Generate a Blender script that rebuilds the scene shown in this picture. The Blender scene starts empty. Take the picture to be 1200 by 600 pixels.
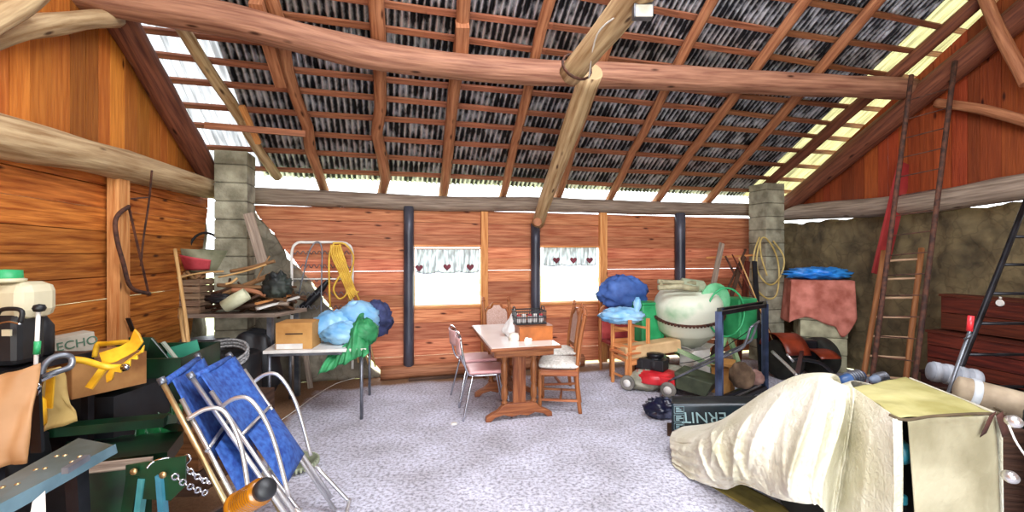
import bpy, math, random
from mathutils import Vector, Matrix, noise
random.seed(7)
# ------------------------------------------------------------------ camera, world, lights, exposure
C = bpy.context.scene.collection
sc = bpy.context.scene
F = 530.0; EYE = 1.6
cam_d = bpy.data.cameras.new('camera'); cam_d.sensor_width = 36; cam_d.lens = 36 * F / 1200
cam_d.clip_start = 0.05
cam = bpy.data.objects.new('camera', cam_d); C.objects.link(cam)
cam.location = (0, 0, EYE); cam.rotation_euler = (math.pi / 2, 0, 0)
sc.camera = cam
sc.view_settings.view_transform = 'Standard'; sc.view_settings.look = 'None'
sc.view_settings.gamma = 1.0; sc.view_settings.exposure = 0.35
sc.view_settings.use_curve_mapping = False
w = bpy.data.worlds.new('sky'); sc.world = w; w.use_nodes = True
bg = w.node_tree.nodes['Background']; bg.inputs[0].default_value = (0.90, 0.95, 1.0, 1); bg.inputs[1].default_value = 4.2
def area(name, loc, rot, sx, sy, power, col):
    d = bpy.data.lights.new(name, 'AREA'); d.shape = 'RECTANGLE'; d.size = sx; d.size_y = sy
    d.energy = power; d.color = col
    o = bpy.data.objects.new(name, d); C.objects.link(o); o.location = loc; o.rotation_euler = rot
    return o
# daylight through the wide open barn door behind the camera
area('barn_door_daylight', (-0.3, -4.6, 2.2), (math.radians(80), 0, math.radians(-8)), 5.0, 3.4, 400, (0.93, 0.95, 1.0))
# added fill lamp under the closed roof, out of view, to brighten the floor
area('overhead_fill', (0.9, 1.5, 4.7), (math.radians(16), 0, math.radians(14)), 3.6, 1.6, 270, (0.93, 0.95, 1.0))
# ------------------------------------------------------------------ room frame
TH = math.radians(15.2); CT, ST = math.cos(TH), math.sin(TH)
U = Vector((CT, ST, 0)); VV = Vector((-ST, CT, 0)); Z = Vector((0, 0, 1))
VB = 6.17; ZE = 2.40; SL = 0.60            # back wall, height of the rafters there, slope of the roof
def uv(u, v, z=0.0): return U * u + VV * v + Z * z
CL = uv(-2.03, VB)                          # back left corner
CR = uv(6.32, VB)                           # back right corner
DW = Vector((0.1853, -0.9827, 0)).normalized()   # side walls run this way, towards the viewer
NW = Vector((0.9827, 0.1853, 0))
def ray(px, py): return Vector(((px - 600) / F, 1, (300 - py) / F))
E = Vector((0, 0, EYE))
def V(px, py, Y): return E + ray(px, py) * Y
def hit(px, py, p0, n):
    r = ray(px, py); return E + r * ((p0 - E).dot(n) / r.dot(n))
def G(px, py, z=0.0): return hit(px, py, Vector((0, 0, z)), Z)
def BW(px, py, off=0.0): return hit(px, py, CL - VV * off, VV)
def LW(px, py, off=0.0): return hit(px, py, CL + NW * off, NW)
def RW(px, py, off=0.0): return hit(px, py, CR - NW * off, NW)
RN = (Z + VV * SL).normalized()
def RF(px, py, dz=0.0): return hit(px, py, uv(0, VB, ZE + dz), RN)
def roofz(p): return ZE + SL * (VB - p.dot(VV))
# ------------------------------------------------------------------ materials
def lin(c): return tuple((x / 12.92 if x <= 0.04045 else ((x + 0.055) / 1.055) ** 2.4) for x in c) + (1,)
def hx(s): return lin(tuple(int(s[i:i + 2], 16) / 255 for i in (0, 2, 4)))
def mat(name, c1, c2=None, rough=0.6, metal=0.0, scale=6, bump=0.0, bscale=None, island=0.0, detail=4,
        stretch=None, knots=False, lo=0.35, hi=0.65, spec=0.5, use_uv=False, trans=0.0, coat=0.0):
    m = bpy.data.materials.new(name); m.use_nodes = True
    nt = m.node_tree; N = nt.nodes; L = nt.links; b = N['Principled BSDF']
    b.inputs['Roughness'].default_value = rough; b.inputs['Metallic'].default_value = metal
    b.inputs['Specular IOR Level'].default_value = spec; b.inputs['Coat Weight'].default_value = coat
    b.inputs['Transmission Weight'].default_value = trans
    c1 = hx(c1); c2 = hx(c2) if c2 else c1
    tc = N.new('ShaderNodeTexCoord'); mp = N.new('ShaderNodeMapping')
    L.new(tc.outputs['UV' if use_uv else 'Object'], mp.inputs[0])
    if stretch: mp.inputs['Scale'].default_value = stretch
    geo = N.new('ShaderNodeNewGeometry')
    if island > 0:
        mm = N.new('ShaderNodeMath'); mm.operation = 'MULTIPLY'; mm.inputs[1].default_value = 37.0
        L.new(geo.outputs['Random Per Island'], mm.inputs[0])
        cx = N.new('ShaderNodeCombineXYZ'); L.new(mm.outputs[0], cx.inputs[0]); L.new(mm.outputs[0], cx.inputs[1])
        L.new(cx.outputs[0], mp.inputs['Location'])
    nz = N.new('ShaderNodeTexNoise'); nz.inputs['Scale'].default_value = scale; nz.inputs['Detail'].default_value = detail
    L.new(mp.outputs[0], nz.inputs['Vector'])
    rp = N.new('ShaderNodeValToRGB'); rp.color_ramp.elements[0].position = lo; rp.color_ramp.elements[1].position = hi
    rp.color_ramp.elements[0].color = c1; rp.color_ramp.elements[1].color = c2
    L.new(nz.outputs[0], rp.inputs[0]); col = rp.outputs[0]
    if island > 0:
        mr = N.new('ShaderNodeMapRange'); mr.inputs[3].default_value = 1 - island; mr.inputs[4].default_value = 1 + island * 0.55
        L.new(geo.outputs['Random Per Island'], mr.inputs[0])
        hs = N.new('ShaderNodeHueSaturation'); L.new(col, hs.inputs['Color']); L.new(mr.outputs[0], hs.inputs['Value'])
        h2 = N.new('ShaderNodeMapRange'); h2.inputs[3].default_value = 0.492; h2.inputs[4].default_value = 0.506
        m2 = N.new('ShaderNodeMath'); m2.operation = 'FRACT'; L.new(mm.outputs[0], m2.inputs[0]); L.new(m2.outputs[0], h2.inputs[0])
        L.new(h2.outputs[0], hs.inputs['Hue']); col = hs.outputs[0]
    if knots:
        mk = N.new('ShaderNodeMapping'); L.new(tc.outputs['UV' if use_uv else 'Object'], mk.inputs[0]); mk.inputs['Scale'].default_value = (2.2, 7, 7)
        vo = N.new('ShaderNodeTexVoronoi'); vo.inputs['Scale'].default_value = 1.0; L.new(mk.outputs[0], vo.inputs['Vector'])
        kr = N.new('ShaderNodeValToRGB'); kr.color_ramp.elements[0].position = 0.05; kr.color_ramp.elements[1].position = 0.13
        kr.color_ramp.elements[0].color = (0.16, 0.10, 0.07, 1); kr.color_ramp.elements[1].color = (1, 1, 1, 1)
        L.new(vo.outputs['Distance'], kr.inputs[0])
        mx = N.new('ShaderNodeMix'); mx.data_type = 'RGBA'; mx.blend_type = 'MULTIPLY'; mx.inputs[0].default_value = 1
        L.new(col, mx.inputs[6]); L.new(kr.outputs[0], mx.inputs[7]); col = mx.outputs[2]
    L.new(col, b.inputs['Base Color'])
    if bump > 0:
        n2 = N.new('ShaderNodeTexNoise'); n2.inputs['Scale'].default_value = bscale or scale * 2; n2.inputs['Detail'].default_value = 5
        L.new(mp.outputs[0], n2.inputs['Vector'])
        bm = N.new('ShaderNodeBump'); bm.inputs['Strength'].default_value = bump; bm.inputs['Distance'].default_value = 0.02
        L.new(n2.outputs[0], bm.inputs['Height']); L.new(bm.outputs[0], b.inputs['Normal'])
    return m
def wood(name, c1, c2, island=0.25, knots=True, rough=0.65, grain=1.0, lo=0.3, hi=0.7):
    return mat(name, c1, c2, rough=rough, scale=2.5 * grain, bump=0.35, bscale=5 * grain, island=island, stretch=(1.0, 14, 14),
               knots=knots, use_uv=True, lo=lo, hi=hi, spec=0.3)
WALLW = wood('back_boards', 'a05234', 'd89068', 0.36)
LEFTW = wood('left_boards', '84400e', 'd4853a', 0.3)
GABW = wood('gable_boards', 'a05014', 'd8883a', 0.5, lo=0.15, hi=0.85)
GABR = wood('red_gable_boards', '702c12', 'a04c24', 0.42, lo=0.15, hi=0.85)
RAFT = wood('rafter_wood', '7a452c', 'b9805c', 0.12)
RAFD = wood('dark_rafter_wood', '4f2a20', '85503a', 0.12)
BATT = wood('batten_wood', '6c3f2a', 'a2694a', 0.2, knots=False)
LOGW = wood('log_wood', '74493a', 'ae7f66', 0.08, grain=0.8)
LOGP = wood('pale_log_wood', '8a6844', 'ccb28a', 0.08, grain=0.8)
GREYW = wood('grey_weathered_wood', '6d5c50', 'a59484', 0.12)
PINE = wood('pine_post', 'b06a34', 'e0a468', 0.1)
REDB = wood('red_brown_planks', '34120a', '6a2c1a', 0.3)
TABW = wood('table_oak', '64341a', 'a0683c', 0.1, knots=False, rough=0.35)
CHW = wood('chair_wood', '7a4020', 'b47444', 0.1, knots=False, rough=0.4)
DKW = wood('dark_old_wood', '2c1c14', '5a4030', 0.2)
STK = wood('stick_wood', 'a87840', 'dcb880', 0.15, knots=False)
BRAN = wood('branch_wood', '4a2c18', 'a07850', 0.35, knots=False)
CONC = mat('concrete', '6f6a58', 'a8a48e', 0.9, scale=5, bump=0.5, bscale=30)
CONCD = mat('dark_concrete', '4c483c', '7c7866', 0.9, scale=5, bump=0.5, bscale=30)
DARK = mat('black_plastic', '0c0d10', '1c1e22', 0.5)
DARKM = mat('black_metal', '101014', '2a2a30', 0.4, metal=0.5)
CHROME = mat('chrome_tube', 'd8dae0', 'b0b4bc', 0.18, metal=1.0, scale=3)
ALU = mat('aluminium_tube', 'e6e4e0', 'c4c4c8', 0.3, metal=0.85, scale=3)
BRASSY = mat('yellowed_tube', 'e0cfa0', 'b89868', 0.35, metal=0.8, scale=3)
STEEL = mat('grey_steel', '8a8e96', '5c6068', 0.4, metal=0.7, scale=8)
RUST = mat('rusty_iron', '2e1a14', '5c3626', 0.8, scale=20, bump=0.3)
WHITEP = mat('white_paint', 'e8e6e0', 'd0ccc4', 0.5, scale=8)
GREEND = mat('dark_green_paint', '06180e', '0e3820', 0.35, scale=6)
GREENM = mat('green_paint', '1e8a50', '3cae70', 0.45, scale=4)
TEAL = mat('teal_panel', '2f8a70', '58b898', 0.35, scale=3)
BLUEF = mat('blue_canvas', '1c3c86', '3866b4', 0.7, scale=30)
LBLUE = mat('light_blue_plastic', '6aa8d8', 'a8d4f0', 0.35, scale=5)
NAVY = mat('navy_cloth', '1c2444', '3c4470', 0.8, scale=10)
GCLOTH = mat('green_cloth', '1c6a3c', '3a9a60', 0.6, scale=8)
CARD = mat('cardboard', 'a8763c', 'c89858', 0.85, scale=4)
CARDL = mat('pale_cardboard', 'b89468', 'd8b888', 0.85, scale=4)
CREAM = mat('cream_plastic', 'b8ae8c', 'd4ccb0', 0.4, scale=3)
YEL = mat('yellow_paint', 'c88a10', 'f0c030', 0.4, scale=8)
REDP = mat('red_paint', 'a81820', 'd83038', 0.35, scale=6)
ORNG = mat('orange_plastic', '5c1c0c', '8c3418', 0.4, scale=6)
PINKS = mat('pink_vinyl', 'd8a0a0', 'ecc4c0', 0.4, scale=3)
SEATC = mat('seat_cloth', 'c8c4b8', 'f0ece4', 0.85, scale=40)
CANE = mat('cane_panel', 'b08878', 'd8bcb0', 0.7, scale=120)
RUBB = mat('rubber', '14140f', '26261f', 0.8, scale=9)
HOSE = mat('yellow_hose', 'b08018', 'e0b840', 0.4, scale=6)
HOSEP = mat('pale_hose', '98803c', 'c8b070', 0.5, scale=6)
# ------------------------------------------------------------------ mesh building
def perp(d):
    a = Vector((0, 0, 1)) if abs(d.z) < 0.9 else Vector((1, 0, 0))
    x = d.cross(a).normalized(); return x, d.cross(x).normalized()
class MB:
    def __init__(s): s.v = []; s.f = []; s.uv = []; s.sm = []
    def face(s, idx, uvs, smooth=False): s.f.append(idx); s.uv.append(uvs); s.sm.append(smooth)
    def hexa(s, p):          # 8 points: bottom 4 ccw, top 4
        n = len(s.v); s.v += [Vector(q) for q in p]
        for q in ((3, 2, 1, 0), (4, 5, 6, 7), (0, 1, 5, 4), (1, 2, 6, 5), (2, 3, 7, 6), (3, 0, 4, 7)):
            a, b, c, d = (s.v[n + i] for i in q)
            l1 = (b - a).length; l2 = (c - b).length
            if l1 >= l2: u4 = [(0, 0), (l1, 0), (l1, l2), (0, l2)]
            else: u4 = [(0, 0), (0, l1), (l2, l1), (l2, 0)]
            s.face([n + i for i in q], u4)
        return s
    def box(s, c, sz, ax=None):
        c = Vector(c); X, Y, Zz = ax if ax else (Vector((1, 0, 0)), Vector((0, 1, 0)), Vector((0, 0, 1)))
        hx_, hy, hz = X * sz[0] / 2, Y * sz[1] / 2, Zz * sz[2] / 2
        return s.hexa([c - hx_ - hy - hz, c + hx_ - hy - hz, c + hx_ + hy - hz, c - hx_ + hy - hz,
                       c - hx_ - hy + hz, c + hx_ - hy + hz, c + hx_ + hy + hz, c - hx_ + hy + hz])
    def bar(s, a, b, wd, th, side=None):   # box from a to b, wd along side, th along the other
        a = Vector(a); b = Vector(b); d = (b - a); l = d.length; d.normalize()
        if side is None: x, y = perp(d)
        else:
            x = Vector(side); x = (x - d * x.dot(d)).normalized(); y = d.cross(x)
        return s.box((a + b) / 2, (l, wd, th), (d, x, y))
    def tube(s, pts, r, seg=8, closed=False, wob=0.0, seed=0, cap=True, flat=1.0):
        pts = [Vector(p) for p in pts]; n = len(pts); rs = r if isinstance(r, (list, tuple)) else [r] * n
        base = len(s.v); x = None; L_ = 0.0; Ls = []
        for i, p in enumerate(pts):
            if closed: d = pts[(i + 1) % n] - pts[i - 1]
            else: d = pts[min(i + 1, n - 1)] - pts[max(i - 1, 0)]
            if d.length < 1e-9: d = Vector((0, 0, 1))
            d.normalize()
            if x is None: x, y = perp(d)
            else:
                x = x - d * x.dot(d)
                x = x.normalized() if x.length > 1e-6 else perp(d)[0]
                y = d.cross(x)
            if i: L_ += (pts[i] - pts[i - 1]).length
            Ls.append(L_)
            for k in range(seg):
                a = 2 * math.pi * k / seg; rr = rs[i]
                if wob: rr *= 1 + wob * noise.noise(Vector((math.cos(a) * 1.2 + seed, math.sin(a) * 1.2, L_ * 2.2)))
                s.v.append(p + x * (math.cos(a) * rr) + y * (math.sin(a) * rr * flat))
        m = n if closed else n - 1
        for i in range(m):
            j = (i + 1) % n
            la, lb = Ls[i], (Ls[j] if j else Ls[i] + 0.1)
            for k in range(seg):
                k2 = (k + 1) % seg; c = 6.283 * rs[i] / seg
                s.face([base + i * seg + k, base + i * seg + k2, base + j * seg + k2, base + j * seg + k],
                       [(la, k * c), (la, (k + 1) * c), (lb, (k + 1) * c), (lb, k * c)], seg > 4)
        if cap and not closed:
            s.face([base + k for k in range(seg)][::-1], [(0.02 * math.cos(k), 0.02 * math.sin(k)) for k in range(seg)])
            s.face([base + (n - 1) * seg + k for k in range(seg)], [(0.02 * math.cos(k), 0.02 * math.sin(k)) for k in range(seg)])
        return s
    def lathe(s, prof, c=(0, 0, 0), axis=(0, 0, 1), seg=24, sq=None):
        c = Vector(c); d = Vector(axis).normalized(); x, y = perp(d); base = len(s.v); n = len(prof)
        for r, h in prof:
            for k in range(seg):
                a = 2 * math.pi * k / seg
                s.v.append(c + d * h + x * (r * math.cos(a)) + y * (r * math.sin(a)))
        for i in range(n - 1):
            for k in range(seg):
                k2 = (k + 1) % seg
                s.face([base + i * seg + k, base + (i + 1) * seg + k, base + (i + 1) * seg + k2, base + i * seg + k2],
                       [(prof[i][1], k * .02), (prof[i + 1][1], k * .02), (prof[i + 1][1], (k + 1) * .02), (prof[i][1], (k + 1) * .02)], True)
        if prof[0][0] > 1e-4: s.face([base + k for k in range(seg)], [(0, 0)] * seg)
        if prof[-1][0] > 1e-4: s.face([base + (n - 1) * seg + k for k in range(seg)][::-1], [(0, 0)] * seg)
        return s
    def prism(s, poly, o, x, y, th):       # 2D outline placed at o with axes x, y, extruded th along x cross y
        o = Vector(o); x = Vector(x).normalized(); y = Vector(y).normalized(); n = x.cross(y).normalized(); k = len(poly); b = len(s.v)
        ar = sum(poly[i][0] * poly[(i + 1) % k][1] - poly[(i + 1) % k][0] * poly[i][1] for i in range(k))
        if ar < 0: poly = poly[::-1]
        for t in (-th / 2, th / 2):
            for p in poly: s.v.append(o + x * p[0] + y * p[1] + n * t)
        s.face([b + i for i in range(k)][::-1], [tuple(p) for p in poly][::-1])
        s.face([b + k + i for i in range(k)], [tuple(p) for p in poly])
        for i in range(k):
            j = (i + 1) % k; l = (Vector(poly[j]) - Vector(poly[i])).length
            s.face([b + i, b + j, b + k + j, b + k + i], [(0, 0), (l, 0), (l, th), (0, th)])
        return s
    def grid(s, fn, nu, nv, smooth=True, su=1, sv=1):
        b = len(s.v)
        for i in range(nu + 1):
            for j in range(nv + 1): s.v.append(Vector(fn(i / nu, j / nv)))
        for i in range(nu):
            for j in range(nv):
                a = b + i * (nv + 1) + j
                s.face([a, a + nv + 1, a + nv + 2, a + 1], [(i / nu * su, j / nv * sv), ((i + 1) / nu * su, j / nv * sv), ((i + 1) / nu * su, (j + 1) / nv * sv), (i / nu * su, (j + 1) / nv * sv)], smooth)
        return s
    def blob(s, c, rad, amp=0.12, freq=2.5, seed=0, flat=None, nu=28, nv=18, rot=0, sharp=False):
        c = Vector(c); b = len(s.v); cr, sr = math.cos(rot), math.sin(rot)
        for i in range(nv + 1):
            ph = math.pi * i / nv
            for k in range(nu):
                a = 2 * math.pi * k / nu
                d = Vector((math.sin(ph) * math.cos(a), math.sin(ph) * math.sin(a), math.cos(ph)))
                q = noise.noise(d * freq + Vector((seed * 3.1, seed, 0)))
                if sharp: q = (1 - 2 * abs(q)) - 0.5; q += 0.28 * ((1 - 2 * abs(noise.noise(d * freq * 5.1 + Vector((seed, 5, 2))))) - 0.5); q += 0.5 * ((1 - 2 * abs(noise.noise(d * freq * 2.3 + Vector((seed, 9, 0))))) - 0.5)
                m = 1 + amp * q * 2
                x, y, z_ = d.x * rad[0] * m, d.y * rad[1] * m, d.z * rad[2] * m
                if flat is not None: z_ = max(z_, -flat)
                s.v.append(c + Vector((x * cr - y * sr, x * sr + y * cr, z_)))
        for i in range(nv):
            for k in range(nu):
                k2 = (k + 1) % nu
                s.face([b + i * nu + k, b + (i + 1) * nu + k, b + (i + 1) * nu + k2, b + i * nu + k2],
                       [(i * .03, k * .03), (i * .03 + .03, k * .03), (i * .03 + .03, k * .03 + .03), (i * .03, k * .03 + .03)], True)
        return s
    def shift(s, M):
        for i, p in enumerate(s.v): s.v[i] = M @ p
        return s
    def build(s, name, m, parent=None, origin=None, bevel=0.0, solid=0.0, sub=0):
        o_ = Vector(origin) if origin is not None else (Vector(parent.location) if parent is not None and parent.get('world') else Vector((0, 0, 0)))
        me = bpy.data.meshes.new(name)
        me.from_pydata([tuple(p - o_) for p in s.v], [], s.f)
        ul = me.uv_layers.new(name='UVMap'); k = 0
        for u4 in s.uv:
            for q in u4: ul.data[k].uv = q; k += 1
        for p, q in zip(me.polygons, s.sm): p.use_smooth = q
        me.materials.append(m); me.validate()
        o = bpy.data.objects.new(name, me); C.objects.link(o)
        if parent is not None: o.parent = parent
        elif origin is not None: o.location = o_
        if bevel:
            md = o.modifiers.new('bevel', 'BEVEL'); md.width = bevel; md.segments = 2; md.limit_method = 'ANGLE'; md.angle_limit = 0.7
        if solid:
            md = o.modifiers.new('thick', 'SOLIDIFY'); md.thickness = solid; md.offset = 0
        if sub:
            md = o.modifiers.new('smooth', 'SUBSURF'); md.levels = sub; md.render_levels = sub
        return o
def tag(o, label, cat, group=None):
    o['label'] = label; o['category'] = cat
    if group: o['group'] = group
    return o
def thing(name, label, cat, loc, rz=0.0, group=None, world=True):
    o = bpy.data.objects.new(name, None); C.objects.link(o); o.location = loc; o.rotation_euler = (0, 0, rz); o.empty_display_size = 0.1
    if world: o['world'] = 1
    return tag(o, label, cat, group)
def solo(mb, name, label, cat, m, group=None, **k):
    lo = Vector((min(p.x for p in mb.v), min(p.y for p in mb.v), min(p.z for p in mb.v)))
    hi = Vector((max(p.x for p in mb.v), max(p.y for p in mb.v), 0))
    return tag(mb.build(name, m, None, ((lo.x + hi.x) / 2, (lo.y + hi.y) / 2, lo.z), **k), label, cat, group)
def struct(mb, name, m, **k):
    o = mb.build(name, m, None, **k); o['kind'] = 'structure'; return o
def dup(root, loc, rz, label):
    r = root.copy(); C.objects.link(r); r.location = loc; r.rotation_euler = (0, 0, rz); r['label'] = label
    for ch in list(root.children):
        c = ch.copy(); C.objects.link(c); c.parent = r
        for g in list(ch.children):
            d = g.copy(); C.objects.link(d); d.parent = c
    return r
def cr(pts, n=8):
    """smooth curve through the points"""
    pts = [Vector(p) for p in pts]; out = []
    for i in range(len(pts) - 1):
        p0 = pts[max(i - 1, 0)]; p1 = pts[i]; p2 = pts[i + 1]; p3 = pts[min(i + 2, len(pts) - 1)]
        for k in range(n):
            t = k / n
            out.append(0.5 * ((2 * p1) + (p2 - p0) * t + (2 * p0 - 5 * p1 + 4 * p2 - p3) * t * t + (3 * p1 - p0 - 3 * p2 + p3) * t ** 3))
    out.append(pts[-1]); return out
def text(body, size, M, m, name, parent, ext=0.001):
    cu = bpy.data.curves.new('lettering', 'FONT'); cu.body = body; cu.size = size; cu.extrude = ext; cu.align_x = 'CENTER'; cu.align_y = 'CENTER'
    t = bpy.data.objects.new('tmp', cu); C.objects.link(t)
    bpy.context.view_layer.update()
    me = bpy.data.meshes.new_from_object(t.evaluated_get(bpy.context.evaluated_depsgraph_get()))
    bpy.data.objects.remove(t)
    me.transform(Matrix.Translation(-Vector(parent.location)) @ M if parent.get('world') else M)
    me.materials.clear(); me.materials.append(m)
    o = bpy.data.objects.new(name, me); C.objects.link(o); o.parent = parent; return o
def frame(o, x, z):
    """matrix with local X along x, local Z (text normal) along z"""
    x = Vector(x).normalized(); z = Vector(z).normalized(); y = z.cross(x).normalized()
    return Matrix(((x.x, y.x, z.x, o.x), (x.y, y.y, z.y, o.y), (x.z, y.z, z.z, o.z), (0, 0, 0, 1)))
# ------------------------------------------------------------------ floor, ground
fm = mat('gravel_floor', '8f9098', 'c4c5ce', 0.85, scale=3, bump=0.0)
def floor_nodes():
    nt = fm.node_tree; N = nt.nodes; L = nt.links; b = N['Principled BSDF']
    tc = N.new('ShaderNodeTexCoord')
    n1 = N.new('ShaderNodeTexNoise'); n1.inputs['Scale'].default_value = 38; n1.inputs['Detail'].default_value = 6; n1.inputs['Roughness'].default_value = 0.65
    n2 = N.new('ShaderNodeTexNoise'); n2.inputs['Scale'].default_value = 2.2; n2.inputs['Detail'].default_value = 5
    L.new(tc.outputs['Object'], n1.inputs[0]); L.new(tc.outputs['Object'], n2.inputs[0])
    r = N.new('ShaderNodeValToRGB'); r.color_ramp.elements[0].position = 0.36; r.color_ramp.elements[1].position = 0.56
    r.color_ramp.elements[0].color = hx('8c8a92'); r.color_ramp.elements[1].color = hx('d6d6e2')
    L.new(n1.outputs[0], r.inputs[0])
    r2 = N.new('ShaderNodeValToRGB'); r2.color_ramp.elements[0].position = 0.3; r2.color_ramp.elements[1].position = 0.7
    r2.color_ramp.elements[0].color = (0.72, 0.70, 0.70, 1); r2.color_ramp.elements[1].color = (1.1, 1.1, 1.15, 1)
    L.new(n2.outputs[0], r2.inputs[0])
    mx = N.new('ShaderNodeMix'); mx.data_type = 'RGBA'; mx.blend_type = 'MULTIPLY'; mx.inputs[0].default_value = 1
    L.new(r.outputs[0], mx.inputs[6]); L.new(r2.outputs[0], mx.inputs[7])
    # bare brown earth along the back wall and the left wall (distance along v, noisy edge)
    def dist(nrm, p0, sign):
        dp = N.new('ShaderNodeVectorMath'); dp.operation = 'DOT_PRODUCT'; dp.inputs[1].default_value = tuple(nrm)
        L.new(tc.outputs['Object'], dp.inputs[0])
        a = N.new('ShaderNodeMath'); a.operation = 'ADD'; a.inputs[1].default_value = -Vector(p0).dot(Vector(nrm)); L.new(dp.outputs['Value'], a.inputs[0])
        return a.outputs[0]
    d1 = dist(VV, CL - VV * 0.42, 1); d2 = dist(-NW, CL + NW * 1.25, 1)
    mxm = N.new('ShaderNodeMath'); mxm.operation = 'MAXIMUM'; L.new(d1, mxm.inputs[0]); L.new(d2, mxm.inputs[1])
    ad = N.new('ShaderNodeMath'); ad.operation = 'MULTIPLY_ADD'; ad.inputs[1].default_value = 0.5; L.new(n2.outputs[0], ad.inputs[0]); L.new(mxm.outputs[0], ad.inputs[2])
    mr = N.new('ShaderNodeMapRange'); mr.inputs[1].default_value = 0.20; mr.inputs[2].default_value = 0.34; L.new(ad.outputs[0], mr.inputs[0])
    m2 = N.new('ShaderNodeMix'); m2.data_type = 'RGBA'; L.new(mr.outputs[0], m2.inputs[0]); L.new(mx.outputs[2], m2.inputs[6])
    r3 = N.new('ShaderNodeValToRGB'); r3.color_ramp.elements[0].color = hx('5a3c24'); r3.color_ramp.elements[1].color = hx('a8805c')
    L.new(n1.outputs[0], r3.inputs[0]); L.new(r3.outputs[0], m2.inputs[7])
    L.new(m2.outputs[2], b.inputs['Base Color'])
    bm = N.new('ShaderNodeBump'); bm.inputs['Strength'].default_value = 0.8; bm.inputs['Distance'].default_value = 0.02
    L.new(n1.outputs[0], bm.inputs['Height']); L.new(bm.outputs[0], b.inputs['Normal'])
floor_nodes()
fl = MB(); fa = [CL + DW * 8.0 - NW * 0.05 - VV * 0, CR + DW * 8.6 + NW * 0.05, CR + VV * 0.05 + NW * 0.05, CL + VV * 0.05 - NW * 0.05]
fl.hexa([p - Z * 0.12 for p in fa] + fa); struct(fl, 'floor', fm)
gr = MB(); gr.box((0, 0, -0.2), (80, 80, 0.1)); g = gr.build('ground_outside', mat('meadow', 'b4bc70', 'e4e4b4', 0.9, scale=0.8)); g['kind'] = 'structure'
# ------------------------------------------------------------------ walls
def stone_mat(name, a, b):
    m = mat(name, a, b, 0.95, scale=3.5, bump=1.0, bscale=9, lo=0.25, hi=0.75)
    nt = m.node_tree; N = nt.nodes; L = nt.links
    vo = N.new('ShaderNodeTexVoronoi'); vo.feature = 'DISTANCE_TO_EDGE'; vo.inputs['Scale'].default_value = 5.5
    tc = N.new('ShaderNodeTexCoord'); nz = N.new('ShaderNodeTexNoise'); nz.inputs['Scale'].default_value = 4
    ad = N.new('ShaderNodeMixRGB'); ad.inputs[0].default_value = 0.25; L.new(tc.outputs['Object'], ad.inputs[1]); L.new(nz.outputs['Color'], ad.inputs[2]); L.new(tc.outputs['Object'], nz.inputs[0])
    L.new(ad.outputs[0], vo.inputs['Vector'])
    r = N.new('ShaderNodeValToRGB'); r.color_ramp.elements[0].position = 0.0; r.color_ramp.elements[1].position = 0.05
    r.color_ramp.elements[0].color = (0.4, 0.38, 0.34, 1); r.color_ramp.elements[1].color = (1, 1, 1, 1); L.new(vo.outputs[0], r.inputs[0])
    b_ = N['Principled BSDF']; old = b_.inputs['Base Color'].links[0].from_socket
    mx = N.new('ShaderNodeMix'); mx.data_type = 'RGBA'; mx.blend_type = 'MULTIPLY'; mx.inputs[0].default_value = 0.45
    L.new(old, mx.inputs[6]); L.new(r.outputs[0], mx.inputs[7]); L.new(mx.outputs[2], b_.inputs['Base Color'])
    return m
STONE = stone_mat('rubble_stone', '3a3020', '7c6c4c')
STONEP = stone_mat('pale_rubble_stone', '544c40', '98907e')
def boards_h(mb, P, s0, s1, z0, z1, n, th, nrm, holes=(), gap=0.003, cut=None, gaps=()):
    """horizontal boards; P(s, z) gives a wall point. holes: (s0,s1,z0,z1)"""
    h = (z1 - z0) / n
    for i in range(n):
        a = z0 + i * h; b = a + h - random.choice((0.004, 0.006, 0.009)); cover = random.random() < 0.84
        segs = [(s0, s1)]
        for hs in holes:
            if a + h * 0.5 > hs[2] and a + h * 0.5 < hs[3]:
                ns = []
                for q in segs:
                    if hs[1] <= q[0] or hs[0] >= q[1]: ns.append(q); continue
                    if hs[0] > q[0]: ns.append((q[0], hs[0]))
                    if hs[1] < q[1]: ns.append((hs[1], q[1]))
                segs = ns
        for q0, q1 in segs:
            ql, qh = q0, q1; cl0 = cl1 = None
            if cut:
                cl0, cl1 = cut(a), cut(b); 
            la, lb = (max(ql, cl0), max(ql, cl1)) if cut else (ql, ql)
            t = th * random.uniform(0.8, 1.2)
            off = nrm * t
            if cover or b > z1 - 0.03:
                o1 = nrm * 0.036; o2 = nrm * 0.056
                mb.hexa([P(lb, b - .03) + o1, P(qh, b - .03) + o1, P(qh, b - .03) + o2, P(lb, b - .03) + o2, P(lb, b + (.035 if b < z1 - .03 else .012)) + o1, P(qh, b + (.035 if b < z1 - .03 else .012)) + o1, P(qh, b + (.035 if b < z1 - .03 else .012)) + o2, P(lb, b + (.035 if b < z1 - .03 else .012)) + o2])
            mb.hexa([P(la, a), P(qh, a), P(qh, a) + off, P(la, a) + off, P(lb, b), P(qh, b), P(qh, b) + off, P(lb, b) + off])
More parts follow.
